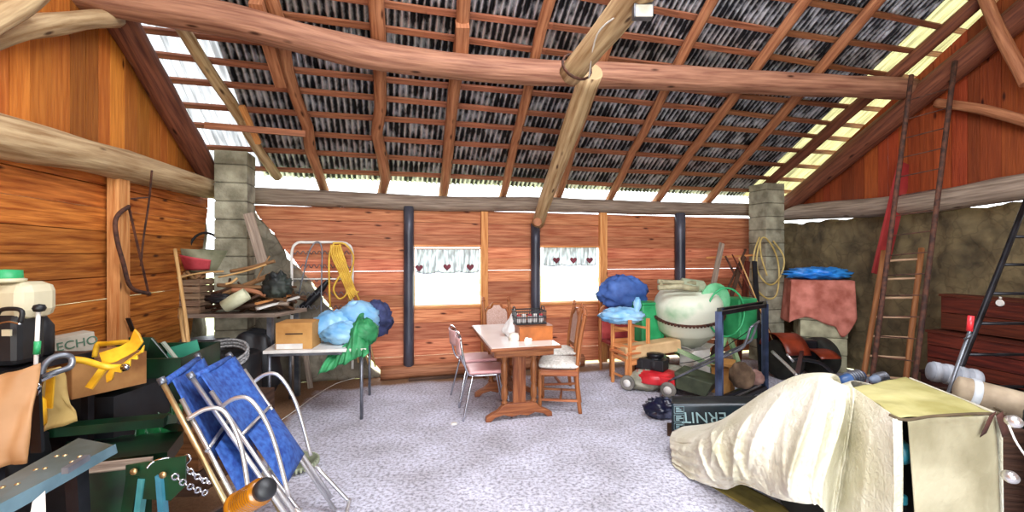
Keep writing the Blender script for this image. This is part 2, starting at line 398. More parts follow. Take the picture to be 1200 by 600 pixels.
# back wall: s = u
def pu(px): 
    return BW(px, 300).dot(U)
def Pb(s, z): return uv(s, VB, z)
zb = lambda px, py: BW(px, py).z
W1 = (pu(486), pu(563), zb(525, 357), zb(525, 291)); W2 = (pu(633), pu(703), zb(668, 355), zb(668, 289))
wz0, wz1 = (W1[2] + W2[2]) / 2, (W1[3] + W2[3]) / 2
def cutl(z):      # boards of the back wall stop on a slant beside the chimney masonry
    pa, pb_ = BW(303, 250), BW(437, 425)
    t = (pa.z - z) / (pa.z - pb_.z); return pa.dot(U) + (pb_.dot(U) - pa.dot(U)) * t + 0.06 * noise.noise(Vector((z * 9, 0, 0)))
bw = MB()
hl = [(W1[0], W1[1], wz0, wz1), (W2[0], W2[1], wz0, wz1)]
nlow = 4; 
boards_h(bw, Pb, -2.0, 6.28, 0.05, wz0, 4, 0.025, VV, cut=cutl)
boards_h(bw, Pb, -2.0, 6.28, wz0, wz1, 5, 0.025, VV, hl, cut=cutl)
boards_h(bw, Pb, -2.0, 6.28, wz1, 2.22, 3, 0.025, VV, cut=cutl)
struct(bw, 'wall_back', WALLW)
# window trims
for i, Wn in enumerate((W1, W2)):
    m_ = MB(); t = 0.03; c0, c1 = Wn[0], Wn[1]
    for z_ in (wz0 - t / 2, wz1 + t / 2): m_.box(uv((c0 + c1) / 2, VB + 0.0, z_), (c1 - c0 + 2 * t, 0.06, t), (U, VV, Z))
    for s_ in (c0 - t / 2, c1 + t / 2): m_.box(uv(s_, VB, (wz0 + wz1) / 2), (t, 0.06, wz1 - wz0), (U, VV, Z))
    o = struct(m_, 'window_%d' % (i + 1), PINE)
# masonry behind the clutter in the left corner
st = MB()
pA, pB_ = BW(292, 250, -0.10), BW(425, 432, -0.10)
pl = [(-2.15, -0.05), (pB_.dot(U), -0.05), (pB_.dot(U) - 0.25, 0.35), (pA.dot(U) + 0.3, 1.55), (pA.dot(U) - 0.05, 2.3), (-1.75, 2.3), (-1.8, 1.9), (-2.15, 1.3)]
n0 = 7
def stfn(a, b):
    zz = b * 2.3
    uL = -2.02 + 0.04 * noise.noise(Vector((b * 9, 0, 4))); uR = cutl(zz) - 0.035 + 0.09 * noise.noise(Vector((b * 11, 2, 4)))
    p = uv(uL + (uR - uL) * a, VB + 0.12, zz)
    d = 0.05 * noise.noise(p * 5) + 0.03 * noise.noise(p * 13)
    return p - VV * (0.06 + d)
st.grid(stfn, 40, 50)
struct(st, 'wall_back_masonry', STONEP, solid=0.05)
def cutw(z): return 0.13 + 0.62 * max(0, 1 - z / 2.2)
sl = MB()
def slf(a, b):
    z_ = b * 2.25; e = max(0.02, cutw(z_) - 0.11 + 0.07 * noise.noise(Vector((b * 12, 5, 1))))
    p = CL + DW * (e * a) + Z * z_; return p - NW * (0.10 + 0.04 * noise.noise(p * 5))
sl.grid(slf, 14, 50); struct(sl, 'wall_left_masonry', STONEP, solid=0.04)
# left wall: s = distance from the corner towards the viewer
def Pl(s, z): return CL + DW * s + Z * z
lw = MB()
boards_h(lw, lambda s, z: Pl(s, z), 0.0, 8.0, 0.0, 2.34, 13, 0.028, -NW, gap=0.003, cut=lambda z: cutw(z) + 0.05 * noise.noise(Vector((z * 8, 1, 1))))
struct(lw, 'wall_left', LEFTW)
lg = MB(); s = 0.0; random.seed(11)
def gable(mb, P, nrm, smax, zb0, seed, gapch=0.15):
    s = 0.02; random.seed(seed)
    while s < smax:
        wd = random.uniform(0.11, 0.19); e = s + wd - random.choice((0.004, 0.006, 0.008))
        za = roofz(P(s, 0)) + 0.06; zc = roofz(P(e, 0)) + 0.06
        if za > zb0 + 0.02:
            o_ = nrm * random.uniform(0.02, 0.03); o1 = nrm * 0.034; o2 = nrm * 0.05
            if random.random() < 0.93:
                mb.hexa([P(e - .03, zb0) + o1, P(e - .03, zb0) + o2, P(e + .04, zb0) + o2, P(e + .04, zb0) + o1, P(e - .03, zc) + o1, P(e - .03, zc) + o2, P(e + .04, zc) + o2, P(e + .04, zc) + o1])
            mb.hexa([P(s, zb0), P(s, zb0) + o_, P(e, zb0) + o_, P(e, zb0), P(s, za), P(s, za) + o_, P(e, zc) + o_, P(e, zc)])
        s += wd
gable(lg, Pl, -NW, 6.8, 2.34, 3)
struct(lg, 'wall_left_gable', GABW)
def Pr(s, z): return CR + DW * s + Z * z
rg = MB(); gable(rg, Pr, NW, 7.5, 2.36, 5); struct(rg, 'wall_right_gable', GABR)
rs = MB()
def rsf(a, b):
    p = Pr(0.0 + a * 8, b * (2.13 + 0.04 * noise.noise(Vector((a * 30, 0, 0)))))
    return p + NW * (0.08 + 0.06 * noise.noise(p * 4) + 0.035 * noise.noise(p * 12))
rs.grid(rsf, 200, 50); struct(rs, 'wall_right', STONE, solid=0.04)
rb = MB()
def rbf(a, b):
    p = uv(5.95 + a * 0.6, VB, b * 2.12); return p - VV * (0.02 + 0.05 * noise.noise(p * 4) + 0.03 * noise.noise(p * 12))
rb.grid(rbf, 12, 50); struct(rb, 'wall_back_stone', STONE, solid=0.04)
# the wall behind the viewer, with the wide barn door open in it
VF = -2.0; fr = MB()
for (a_, b_, z0_, z1_) in ((-3.6, -1.9, 0, 6.4), (2.6, 8.2, 0, 6.4), (-1.9, 2.6, 3.3, 6.4)):
    n_ = max(1, int((b_ - a_) / 0.18))
    for i in range(n_):
        p = a_ + (b_ - a_) * i / n_; q = a_ + (b_ - a_) * (i + 1) / n_ - 0.004
        fr.hexa([uv(p, VF, z0_), uv(q, VF, z0_), uv(q, VF + .025, z0_), uv(p, VF + .025, z0_), uv(p, VF, z1_), uv(q, VF, z1_), uv(q, VF + .025, z1_), uv(p, VF + .025, z1_)])
struct(fr, 'wall_front', GABW)
bs = MB(); zt = ZE + 0.235 + SL * (VB + 0.5)
bs.hexa([uv(-3.6, -0.5, zt), uv(-3.6, VF - .3, zt - SL * 1.8), uv(8.4, VF - .3, zt - SL * 1.8), uv(8.4, -.5, zt), uv(-3.6, -0.5, zt + .02), uv(-3.6, VF - .3, zt + .02 - SL * 1.8), uv(8.4, VF - .3, zt + .02 - SL * 1.8), uv(8.4, -.5, zt + .02)])
struct(bs, 'ceiling_front', DKW)
# ------------------------------------------------------------------ roof
def sheet_mb(u0, u1, v0, v1, wl=0.064, amp=0.015, rows=14, dz=0.235):
    mb = MB(); nu = int((u1 - u0) / wl * 8)
    N_ = (Z + VV * SL).normalized()
    def f(a, b):
        u = u0 + (u1 - u0) * a; v = v0 + (v1 - v0) * b
        return uv(u, v, ZE + dz + SL * (VB - v)) + N_ * amp * math.sin(2 * math.pi * u / wl)
    mb.grid(f, nu, rows, su=(u1 - u0), sv=(v1 - v0)); return mb
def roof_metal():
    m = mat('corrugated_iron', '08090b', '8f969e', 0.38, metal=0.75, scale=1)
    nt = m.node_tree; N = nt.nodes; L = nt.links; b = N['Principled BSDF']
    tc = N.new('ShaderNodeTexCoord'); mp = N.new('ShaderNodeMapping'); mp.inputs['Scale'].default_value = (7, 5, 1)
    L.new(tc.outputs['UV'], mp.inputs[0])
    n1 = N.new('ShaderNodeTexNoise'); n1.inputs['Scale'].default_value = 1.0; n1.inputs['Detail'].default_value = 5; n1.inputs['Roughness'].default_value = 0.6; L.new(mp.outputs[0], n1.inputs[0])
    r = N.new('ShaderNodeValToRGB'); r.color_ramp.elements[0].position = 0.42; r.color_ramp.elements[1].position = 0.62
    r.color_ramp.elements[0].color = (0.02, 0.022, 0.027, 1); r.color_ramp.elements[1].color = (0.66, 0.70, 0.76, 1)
    # dirt and shade painted dark into the grooves, highlights bright on the crests
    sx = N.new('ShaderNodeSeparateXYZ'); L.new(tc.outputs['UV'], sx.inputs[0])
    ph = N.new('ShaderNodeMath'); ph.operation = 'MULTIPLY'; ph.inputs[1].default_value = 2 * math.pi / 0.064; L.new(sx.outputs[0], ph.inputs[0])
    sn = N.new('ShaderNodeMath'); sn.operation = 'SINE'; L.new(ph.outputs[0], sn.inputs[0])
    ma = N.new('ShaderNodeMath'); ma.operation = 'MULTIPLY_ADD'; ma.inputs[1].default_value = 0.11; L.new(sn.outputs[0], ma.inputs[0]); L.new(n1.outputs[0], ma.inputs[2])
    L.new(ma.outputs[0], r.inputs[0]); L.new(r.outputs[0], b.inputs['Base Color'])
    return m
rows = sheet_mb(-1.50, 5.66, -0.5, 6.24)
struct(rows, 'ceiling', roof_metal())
def plastic(name, col, sheetcol):
    m = bpy.data.materials.new(name); m.use_nodes = True; nt = m.node_tree; N = nt.nodes; L = nt.links
    N.remove(N['Principled BSDF']); out = N['Material Output']
    tr = N.new('ShaderNodeBsdfTranslucent'); tr.inputs[0].default_value = col
    df = N.new('ShaderNodeBsdfDiffuse'); df.inputs[0].default_value = sheetcol
    mx = N.new('ShaderNodeMixShader'); mx.inputs[0].default_value = 0.3; L.new(tr.outputs[0], mx.inputs[1]); L.new(df.outputs[0], mx.inputs[2]); L.new(mx.outputs[0], out.inputs[0])
    tc = N.new('ShaderNodeTexCoord'); mp = N.new('ShaderNodeMapping'); mp.inputs['Scale'].default_value = (26, 2, 1); L.new(tc.outputs['UV'], mp.inputs[0])
    n1 = N.new('ShaderNodeTexNoise'); n1.inputs['Scale'].default_value = 1; L.new(mp.outputs[0], n1.inputs[0])
    r = N.new('ShaderNodeValToRGB'); r.color_ramp.elements[0].position = 0.35; r.color_ramp.elements[1].position = 0.6
    r.color_ramp.elements[0].color = tuple(c * 0.35 for c in col[:3]) + (1,); r.color_ramp.elements[1].color = col
    L.new(n1.outputs[0], r.inputs[0]); L.new(r.outputs[0], tr.inputs[0])
    return m
o = sheet_mb(-3.4, -1.5, -0.5, 6.24).build('translucent_roof_sheet', plastic('white_plastic_sheet', (0.5, 0.5, 0.5, 1), (0.6, 0.6, 0.6, 1)))
tag(o, 'white translucent corrugated roof strip above the left gable', 'roof sheet')
o = sheet_mb(5.66, 7.6, -0.5, 6.24).build('translucent_roof_sheet', plastic('yellowed_plastic_sheet', (0.50, 0.46, 0.22, 1), (0.6, 0.55, 0.3, 1)))
tag(o, 'yellowed translucent corrugated roof strip above the right gable', 'roof sheet')
vs = [6.06, 5.80, 5.52, 5.27, 5.03, 4.80, 4.57, 4.34, 4.12, 3.86, 3.6, 3.3, 3.0, 2.7, 2.4, 2.1]
words_ = ['lowest', 'second', 'third', 'fourth', 'fifth', 'sixth', 'seventh', 'eighth', 'ninth', 'tenth', 'eleventh', 'twelfth', 'thirteenth', 'fourteenth', 'fifteenth', 'sixteenth', 'seventeenth', 'eighteenth']
random.seed(4)
for i, v in enumerate(vs):
    mb = MB(); sd = (VV - Z * SL).normalized(); k = 9; pts = []
    us = [-3.3 + (7.55 + 3.3) * j / k for j in range(k + 1)]
    for j in range(k):
        va = v + 0.015 * math.sin(i * 2.1 + j * 1.3); vb = v + 0.015 * math.sin(i * 2.1 + (j + 1) * 1.3)
        mb.bar(uv(us[j], va, ZE + 0.195 + SL * (VB - va)), uv(us[j + 1] + 0.01, vb, ZE + 0.195 + SL * (VB - vb)), 0.055, 0.032, sd)
    nm = 'sawn roof batten under the corrugated sheets, ' + words_[i] + (' one' if i == 0 else '') + (' counted up from the eave')
    solo(mb, 'roof_batten', nm, 'batten', BATT, 'battens under the corrugated roof')
def rafter(p_bot, p_top, wd, label, m=RAFT, dz=0.09, seed=0, t0=-0.08, t1=1.5, th=0.15, wob=0.02, name='rafter', grp='rafters under the corrugated roof'):
    a = RF(*p_bot, dz=dz * .6); b = RF(*p_top, dz=dz * .6); n = 14; pts = []; r = []
    d = (b - a); side = d.cross(RN).normalized()
    for i in range(n + 1):
        t = t0 + (t1 - t0) * i / n
        p = a + d * t + side * (wob * noise.noise(Vector((seed * 5.3, t * 3, 0))) * 2); p.z = roofz(p) + dz
        pts.append(p); r.append(wd / 2 * (1 + 0.12 * noise.noise(Vector((seed, t * 6, 1)))))
    mb = MB(); mb.tube(pts, r, seg=10, wob=0.10, seed=seed, flat=1.0)
    return solo(mb, name, label, 'rafter', m, grp)
R_ = [((315, 195), (213, 40), 0.11, 'pale rafter at the edge of the white translucent strip on the left', LOGP, -0.15),
      ((375, 215), (330, 55), 0.12, 'crooked rafter second from the left, over the clutter bench', RAFT, -0.1),
      ((448, 225), (443, 70), 0.13, 'wavy rafter running down left of the first window', RAFT, -.08),
      ((520, 232), (535, 85), 0.13, 'straight rafter coming down above the first window', RAFT, -.08),
      ((589, 235), (622, 95), 0.11, 'rafter coming down between the two windows', RAFT, -.08),
      ((652, 238), (697, 100), 0.11, 'rafter half hidden behind the slanting bark log', RAFT, -.08),
      ((712, 240), (782, 105), 0.11, 'rafter coming down right of the second window', RAFT, -.08),
      ((767, 240), (865, 110), 0.12, 'rafter coming down over the cement mixer', RAFT, -.08),
      ((826, 242), (935, 115), 0.12, 'rafter coming down left of the right block pillar', RAFT, -.08),
      ((893, 225), (1130, 20), 0.15, 'dark rafter along the yellowed translucent strip on the right', RAFD, -.08)]
for i, (a, b, wd, lb, m, t0) in enumerate(R_):
    rafter(a, b, wd, lb, m, dz=0.09 if wd < .14 else 0.1, seed=i + 1, t0=t0, t1=2.6 if i else 1.8, wob=0.035 if i in (1, 2) else 0.015)
# short doubled rafter piece left and stub above the purlin
mb = MB(); mb.bar(RF(300, 0, -0.0), RF(330, 98, 0.0), 0.10, 0.12, U); solo(mb, 'rafter_splice', 'short sawn timber nailed beside the crooked second rafter at left', 'timber', RAFT)
mb = MB(); mb.bar(RF(540, 78, 0.02), RF(542, 28, 0.02), 0.12, 0.12, U); solo(mb, 'rafter_splice', 'short block nailed beside the rafter above the first window', 'timber', RAFT)
# gable rafters on the side walls
def logp(pts, r, seed=0, wob=0.12, seg=14, n=6):
    mb = MB(); c = cr(pts, n); k = len(c)
    rr = r if isinstance(r, (list, tuple)) else (r, r)
    mb.tube(c, [rr[0] + (rr[1] - rr[0]) * i / (k - 1) for i in range(k)], seg=seg, wob=wob, seed=seed); return mb
a, b = LW(247, 208, 0.10), LW(128, 0, 0.10); d = b - a
solo(logp([a - d * 0.05, a + d * .5, b, b + d * 1.0], 0.115, 2), 'gable_rafter', 'thick dark rafter running up the left plank gable', 'rafter', RAFD)
a, b = RW(925, 238, 0.10), RW(1190, 22, 0.10); d = b - a
solo(logp([a - d * 0.02, a + d * .5, b, b + d * 1.0], 0.13, 3), 'gable_rafter', 'thick dark rafter running up the red plank gable on the right', 'rafter', RAFD)
# purlin log
pp = [RF(x, y, -0.13) for x, y in ((60, -18), (150, 3), (300, 30), (445, 66), (600, 83), (750, 90), (900, 97), (1069, 104))]
solo(logp(pp, 0.125, 5, wob=0.14, seg=18), 'purlin_log', 'long round log purlin crossing under all the rafters', 'log', LOGW)
# wall plate on the back wall
pl_ = [uv(pu(x), VB - 0.03, BW(x, y).z) for x, y in ((262, 228), (400, 234), (520, 239), (640, 240), (760, 244), (882, 246))]
solo(logp(pl_, 0.105, 8, wob=0.1, seg=12), 'wall_plate', 'grey round beam along the top of the back wall', 'beam', GREYW)
# slanting principal logs
a, b = RF(632, 252, -0.02), RF(692, 92, -0.14)
p0 = BW(630, 262, 0.10); bq = V(694, 84, 4.12)
solo(logp([p0, p0.lerp(bq, .5) + Z * 0.03, bq], (0.085, 0.105), 12, wob=0.15), 'slanting_log', 'lower slanting bark log from the middle wall post to the purlin', 'log', LOGP)
b2 = V(668, 88, 3.75); c2 = V(722, 22, 3.1); d2 = V(790, -60, 2.4)
lg2 = thing('slanting_log', 'upper slanting peeled log strapped to the purlin, with wires and a lamp', 'log', b2)
logp([b2, c2, d2], (0.095, 0.115), 15, wob=0.12).build('log_body', LOGP, lg2)
MB().tube(cr([V(690, 92, 3.62), V(700, 40, 3.15), V(735, 8, 2.85), V(770, -50, 2.4)], 6), 0.006, 5).build('cable', WHITEP, lg2)
st_ = MB(); ax = (c2 - b2).normalized(); x_, y_ = perp(ax); cc = b2 + ax * 0.12
ring = [cc + x_ * 0.125 * math.cos(t * math.pi / 8) + y_ * 0.125 * math.sin(t * math.pi / 8) + ax * 0.03 * math.sin(t * math.pi / 8) for t in range(16)]
st_.tube(ring, 0.018, 6, closed=True, flat=0.5); st_.build('iron_strap', RUST, lg2)
fd = thing('floodlight', 'small flat floodlight lamp fixed on the upper slanting log', 'lamp', V(753, 14, 2.78))
MB().box(V(753, 14, 2.78), (0.12, 0.06, 0.09)).build('lamp_housing', STEEL, fd, bevel=0.008)
MB().box(V(753, 16, 2.78) - Vector((0, 0.033, 0.0)), (0.10, 0.008, 0.07)).build('lamp_glass', WHITEP, fd)
MB().tube([V(753, 8, 2.80), V(744, -6, 2.80)], 0.012).build('bracket', STEEL, fd)
lo_ = BW(630, 259, 0.32)
solo(logp([BW(632, 258, -0.03), BW(630, 260, 0.36)], 0.055, 4), 'log_stub', 'short sawn log end sticking out of the middle wall post', 'log', RAFT)
# long logs on the side walls
solo(logp([LW(250, 222, 0.1), LW(120, 187, 0.1), LW(0, 160, 0.1), LW(-160, 120, 0.1)], (0.115, 0.13), 22, wob=0.2), 'wall_log', 'old pale log lying along the left wall between planks and boards', 'log', LOGP)
solo(logp([RW(912, 250, 0.06), RW(1060, 240, 0.06), RW(1200, 219, 0.06), RW(1500, 180, 0.06)], 0.125, 24, wob=0.1), 'wall_log', 'old brown beam along the top of the right stone wall', 'log', GREYW)
solo(logp([LW(136, 22, 0.13), LW(70, 26, 0.15), LW(0, 40, 0.15), LW(-60, 60, 0.15)], (0.06, 0.07), 31, wob=0.3), 'branch_brace', 'crooked barked branch nailed across the top of left gable', 'branch', LOGP)
solo(logp([LW(42, -12, 0.3), LW(10, 12, 0.3), LW(-60, 50, 0.3)], 0.07, 33, wob=0.2), 'branch_brace', 'thick branch end in the top left corner', 'branch', LOGP)
solo(logp([RW(1098, 121, 0.12), RW(1150, 128, 0.12), RW(1215, 146, 0.12)], 0.05, 35, wob=0.2), 'branch_brace', 'crooked branch brace crossing the right red gable', 'branch', RAFT)
solo(logp([RW(1150, -15, 0.3), RW(1168, 30, 0.3), RW(1203, 98, 0.3)], 0.055, 37, wob=0.15), 'branch_brace', 'slanting pole brace in the top right corner', 'branch', RAFT)
# nailed plank and short strut by the left pillar
mb = MB(); mb.bar(V(240, 147, 4.35), V(358, 157, 4.55), 0.06, 0.03, Z); solo(mb, 'nailed_plank', 'narrow reddish plank nailed across the rafters by the left pillar', 'plank', BATT)
mb = MB(); mb.bar(V(283, 124, 4.45), V(303, 168, 4.75), 0.05, 0.04); solo(mb, 'nailed_plank', 'short slanting strut above the left block pillar', 'plank', PINE)
# ------------------------------------------------------------------ posts
def post(px, y0, y1, wpx, label, m, kind='box', off=0.06, dep=0.1):
    a = BW(px, y0, off); b = BW(px, y1, off); b.x, b.y = a.x, a.y; wd = wpx / F * a.y
    mb = MB()
    if kind == 'box': mb.box((a + b) / 2, (wd, dep, abs(a.z - b.z)), (U, VV, Z))
    else: mb.tube([b + (a - b) * i / 6 for i in range(7)], wd / 2, 14, wob=0.04)
    return solo(mb, 'wall_post', label, 'post', m)
DPOST = mat('dark_blue_post', '2a2c38', '5c5c68', 0.4, metal=0.2, scale=3, stretch=(1, 1, .3))
post(479, 242, 429, 12, 'dark round post left of the first window', DPOST, 'tube', 0.08)
post(567.5, 248, 428, 8, 'pale pine post at the right edge of the first window', PINE, 'box', 0.035, 0.06)
post(627.5, 262, 424, 11, 'dark round post left of the second window', DPOST, 'tube', 0.09)
post(706.5, 248, 424, 9, 'pale pine post at the right edge of the second window', PINE, 'box', 0.035, 0.06)
post(797, 250, 415, 12, 'dark post behind the cement mixer', DPOST, 'tube', 0.08)
mb = MB(); a = LW(139, 205, 0.07); a.z = 2.3; b = a.copy(); b.z = 0
mb.box((a + b) / 2, (0.09, 0.125, 2.2), (NW, DW, Z)); solo(mb, 'wall_post', 'orange square pine post on the left wall with saws hanging', 'post', PINE)
# base log along the foot of the back wall
mb = logp([uv(pu(446), VB - 0.10, 0.085), uv(pu(560), VB - 0.1, 0.09), uv(pu(680), VB - 0.09, 0.085)], 0.085, 41, wob=0.08)
solo(mb, 'sill_log', 'squared brown timber lying on the floor along the back wall', 'log', RAFT)
mb = MB(); mb.bar(uv(pu(478), VB - 0.24, 0.02), uv(pu(552), VB - 0.24, 0.02), 0.05, 0.035, VV); solo(mb, 'floor_batten', 'thin dark batten lying in front of the sill timber', 'batten', DKW)
# block pillars
def pillar(c, wd, z0, z1, label, m):
    t = thing('block_pillar', label, 'pillar', (c.x, c.y, z0)); n = 9; h = 0.2; z_ = z0; mb = MB(); mo = MB()
    mo.box((c.x, c.y, (z0 + z1) / 2), (wd - 0.02, wd - 0.02, z1 - z0), (U, VV, Z)); mo.build('mortar', CONCD, t)
    while z_ < z1 - 0.02:
        e = min(z_ + h - 0.012, z1); mb.box((c.x, c.y, (z_ + e) / 2), (wd, wd, e - z_), (U, VV, Z)); z_ += h
    mb.build('block_courses', m, t, bevel=0.008); return t
c = V(276, 300, 5.05); pillar(c, 0.32, 0, roofz(c) + 0.05, 'grey concrete block pillar rising to the roof beside the left bench', CONC)
c = V(898, 300, 6.95); pillar(c, 0.34, 0, roofz(c) + 0.0, 'grey concrete block pillar at the right end of back wall', CONC)
# curtains
CUR = plastic('curtain_cloth', (0.74, 0.80, 0.84, 1), (0.9, 0.93, 0.95, 1))
HEART = mat('maroon_heart', '5a2430', '7a3440', 0.8)
def curtain(px0, px1, py0, py1, label, hearts, panels):
    a = BW(px0, py0, 0.045); b = BW(px1, py0, 0.045); h = a.z - BW(px0, py1, 0.045).z
    t = thing('curtain', label, 'curtain', a)
    d = (b - a); ln = d.length; d.normalize()
    def f(p, q):
        s_ = p * ln; e = h * (1.0 + 0.10 * (abs(math.sin(panels * math.pi * p)) ** 0.5 - 1))
        return a + d * s_ - Z * (q * e) + VV * 0.010 * math.sin(p * 90 + q) * (0.5 + 0.5 * q) + Z * 0.0
    MB().grid(f, 160, 8).build('curtain_cloth', CUR, t, solid=0.002)
    hem = MB(); hem.tube([f(i / 160, 1) - VV * 0.004 for i in range(161)], 0.006, 5); hem.build('hem', mat('grey_hem', '7a7c8c', '9a9cac', 0.8), t)
    MB().tube([a - d * 0.02 + Z * 0.005, b + d * 0.02 + Z * 0.005], 0.008, 6).build('curtain_rod', PINE, t)
    for hxp in hearts:
        c_ = BW(hxp[0], hxp[1], 0.062); pts = []
        for k in range(24):
            q = 2 * math.pi * k / 24
            pts.append((0.0033 * 16 * math.sin(q) ** 3, 0.0033 * (13 * math.cos(q) - 5 * math.cos(2 * q) - 2 * math.cos(3 * q) - math.cos(4 * q))))
        MB().prism(pts, c_, U, Z, 0.004).build('heart', HEART, t)
curtain(488, 562, 292, 321, 'short gathered curtain with dark hearts over the left window', [(491, 314), (524, 313), (551, 313)], 3)
curtain(637, 699, 290, 312, 'short gathered curtain with dark hearts over the right window', [(652, 305), (672, 305), (691, 305)], 3)
# ================================================================== dining table and chairs
def turned(mb, a, b, r, seg=14):
    """turned column from a up to b"""
    a = Vector(a); b = Vector(b); h = (b - a).length
    pr = [(0.75, 0), (0.95, .04), (0.6, .07), (0.9, .11), (1.0, .2), (0.85, .3), (0.62, .36), (0.95, .42), (0.8, .5), (1.0, .6), (0.95, .75), (0.6, .83), (0.95, .88), (0.7, .93), (0.9, 1)]
    mb.lathe([(r * p, h * q) for p, q in pr], a, b - a, seg); return mb
TX = Vector((0.963, 0.27, 0)).normalized(); TY = Vector((-0.21, 0.978, 0)).normalized()   # across and along the table
T0 = Vector((-0.19, 4.05, 0))     # near left corner
tb = thing('dining_table', 'brown wooden trestle dining table with a pale top and turned columns', 'table', T0 + TX * .35 + TY * .72)
def tp(x, y, z): return T0 + TX * x + TY * y + Z * z
top = MB(); top.hexa([tp(0, 0, .735), tp(.68, 0, .735), tp(.68, 1.42, .735), tp(0, 1.42, .735), tp(0, 0, .765), tp(.68, 0, .765), tp(.68, 1.42, .765), tp(0, 1.42, .765)])
top.build('tabletop', TABW, tb, bevel=0.006)
cl = MB(); cl.hexa([tp(.012, .012, .766), tp(.668, .012, .766), tp(.668, 1.41, .766), tp(.012, 1.41, .766), tp(.012, .012, .769), tp(.668, .012, .769), tp(.668, 1.41, .769), tp(.012, 1.41, .769)])
cl.build('pale_top_surface', mat('pale_table_surface', 'f0ece8', 'faf8f4', 0.22, scale=4, coat=0.4), tb)
ap = MB()
for x in (.06, .62): ap.box(tp(x, .71, .70), (.02, 1.24, .07), (TX, TY, Z))
for y in (.08, 1.34): ap.box(tp(.34, y, .70), (.56, .02, .07), (TX, TY, Z))
ap.build('apron', TABW, tb)
foot = [(-.34, 0), (-.29, 0), (-.25, .035), (-.16, .055), (-.08, .03), (0, .045), (.08, .03), (.16, .055), (.25, .035), (.29, 0), (.34, 0),
        (.335, .045), (.28, .075), (.22, .10), (.17, .15), (.13, .165), (-.13, .165), (-.17, .15), (-.22, .10), (-.28, .075), (-.335, .045)]
for y in (.32, 1.12):
    tr = MB(); tr.prism(foot, tp(.34, y, 0), TX, Z, .06); tr.build('trestle_foot', TABW, tb, bevel=0.006)
    m_ = MB(); m_.box(tp(.34, y, .41), (.13, .035, .50), (TX, TY, Z)); m_.box(tp(.34, y, .68), (.52, .055, .05), (TX, TY, Z)); m_.build('trestle_panel', TABW, tb, bevel=0.004)
    for x in (.19, .49): turned(MB(), tp(x, y, .155), tp(x, y, .66), .036).build('turned_column', TABW, tb)
m_ = MB(); m_.box(tp(.34, .72, .25), (.03, .80, .08), (TX, TY, Z)); m_.build('stretcher', TABW, tb)
# tubular chairs: local frame, facing +X
def tubular_chair(label, loc, rz):
    t = thing('tubular_chair', label, 'chair', loc, rz, 'pink tubular chairs', world=False)
    s_ = MB(); 
    def f(a, b):
        x = -.19 + .38 * a; y = -.19 + .38 * b; e = 1 - ((abs(a - .5) * 2) ** 6 + (abs(b - .5) * 2) ** 6) * .25
        return (x * (0.9 + 0.1 * e), y * (0.9 + .1 * e), .445 + .018 * e)
    s_.grid(f, 14, 14); s_.build('seat', PINKS, t, solid=0.028)
    for s in (-1, 1):
        MB().tube(cr([(.16, .16 * s, .43), (.19, .175 * s, .25), (.23, .20 * s, 0)], 4), .011, 10).build('leg', CHROME, t)
        MB().tube(cr([(-.15, .16 * s, .43), (-.20, .18 * s, .22), (-.25, .20 * s, 0)], 4), .011, 10).build('leg', CHROME, t)
    MB().tube(cr([(.12, .15, .425), (-.12, .15, .425), (-.20, .17, .46), (-.245, .17, .62), (-.27, .15, .78), (-.275, .08, .82), (-.275, -.08, .82), (-.27, -.15, .78), (-.245, -.17, .62), (-.20, -.17, .46), (-.12, -.15, .425), (.12, -.15, .425)], 5), .011, 10).build('back_frame', CHROME, t)
    b_ = MB(); b_.grid(lambda a, b: (-.262 - .012 * b - .03 * (1 - (2 * a - 1) ** 2), -.155 + .31 * a, .63 + .16 * b), 12, 4); b_.build('backrest', PINKS, t, solid=.012)
    return t
c0 = tubular_chair('pink seated tubular steel chair nearest to the viewer at the left side of table', (-.27, 4.62, 0), math.radians(12))
dup(c0, (-.40, 5.10, 0), math.radians(20), 'pink seated tubular steel chair behind, at the left side of table')
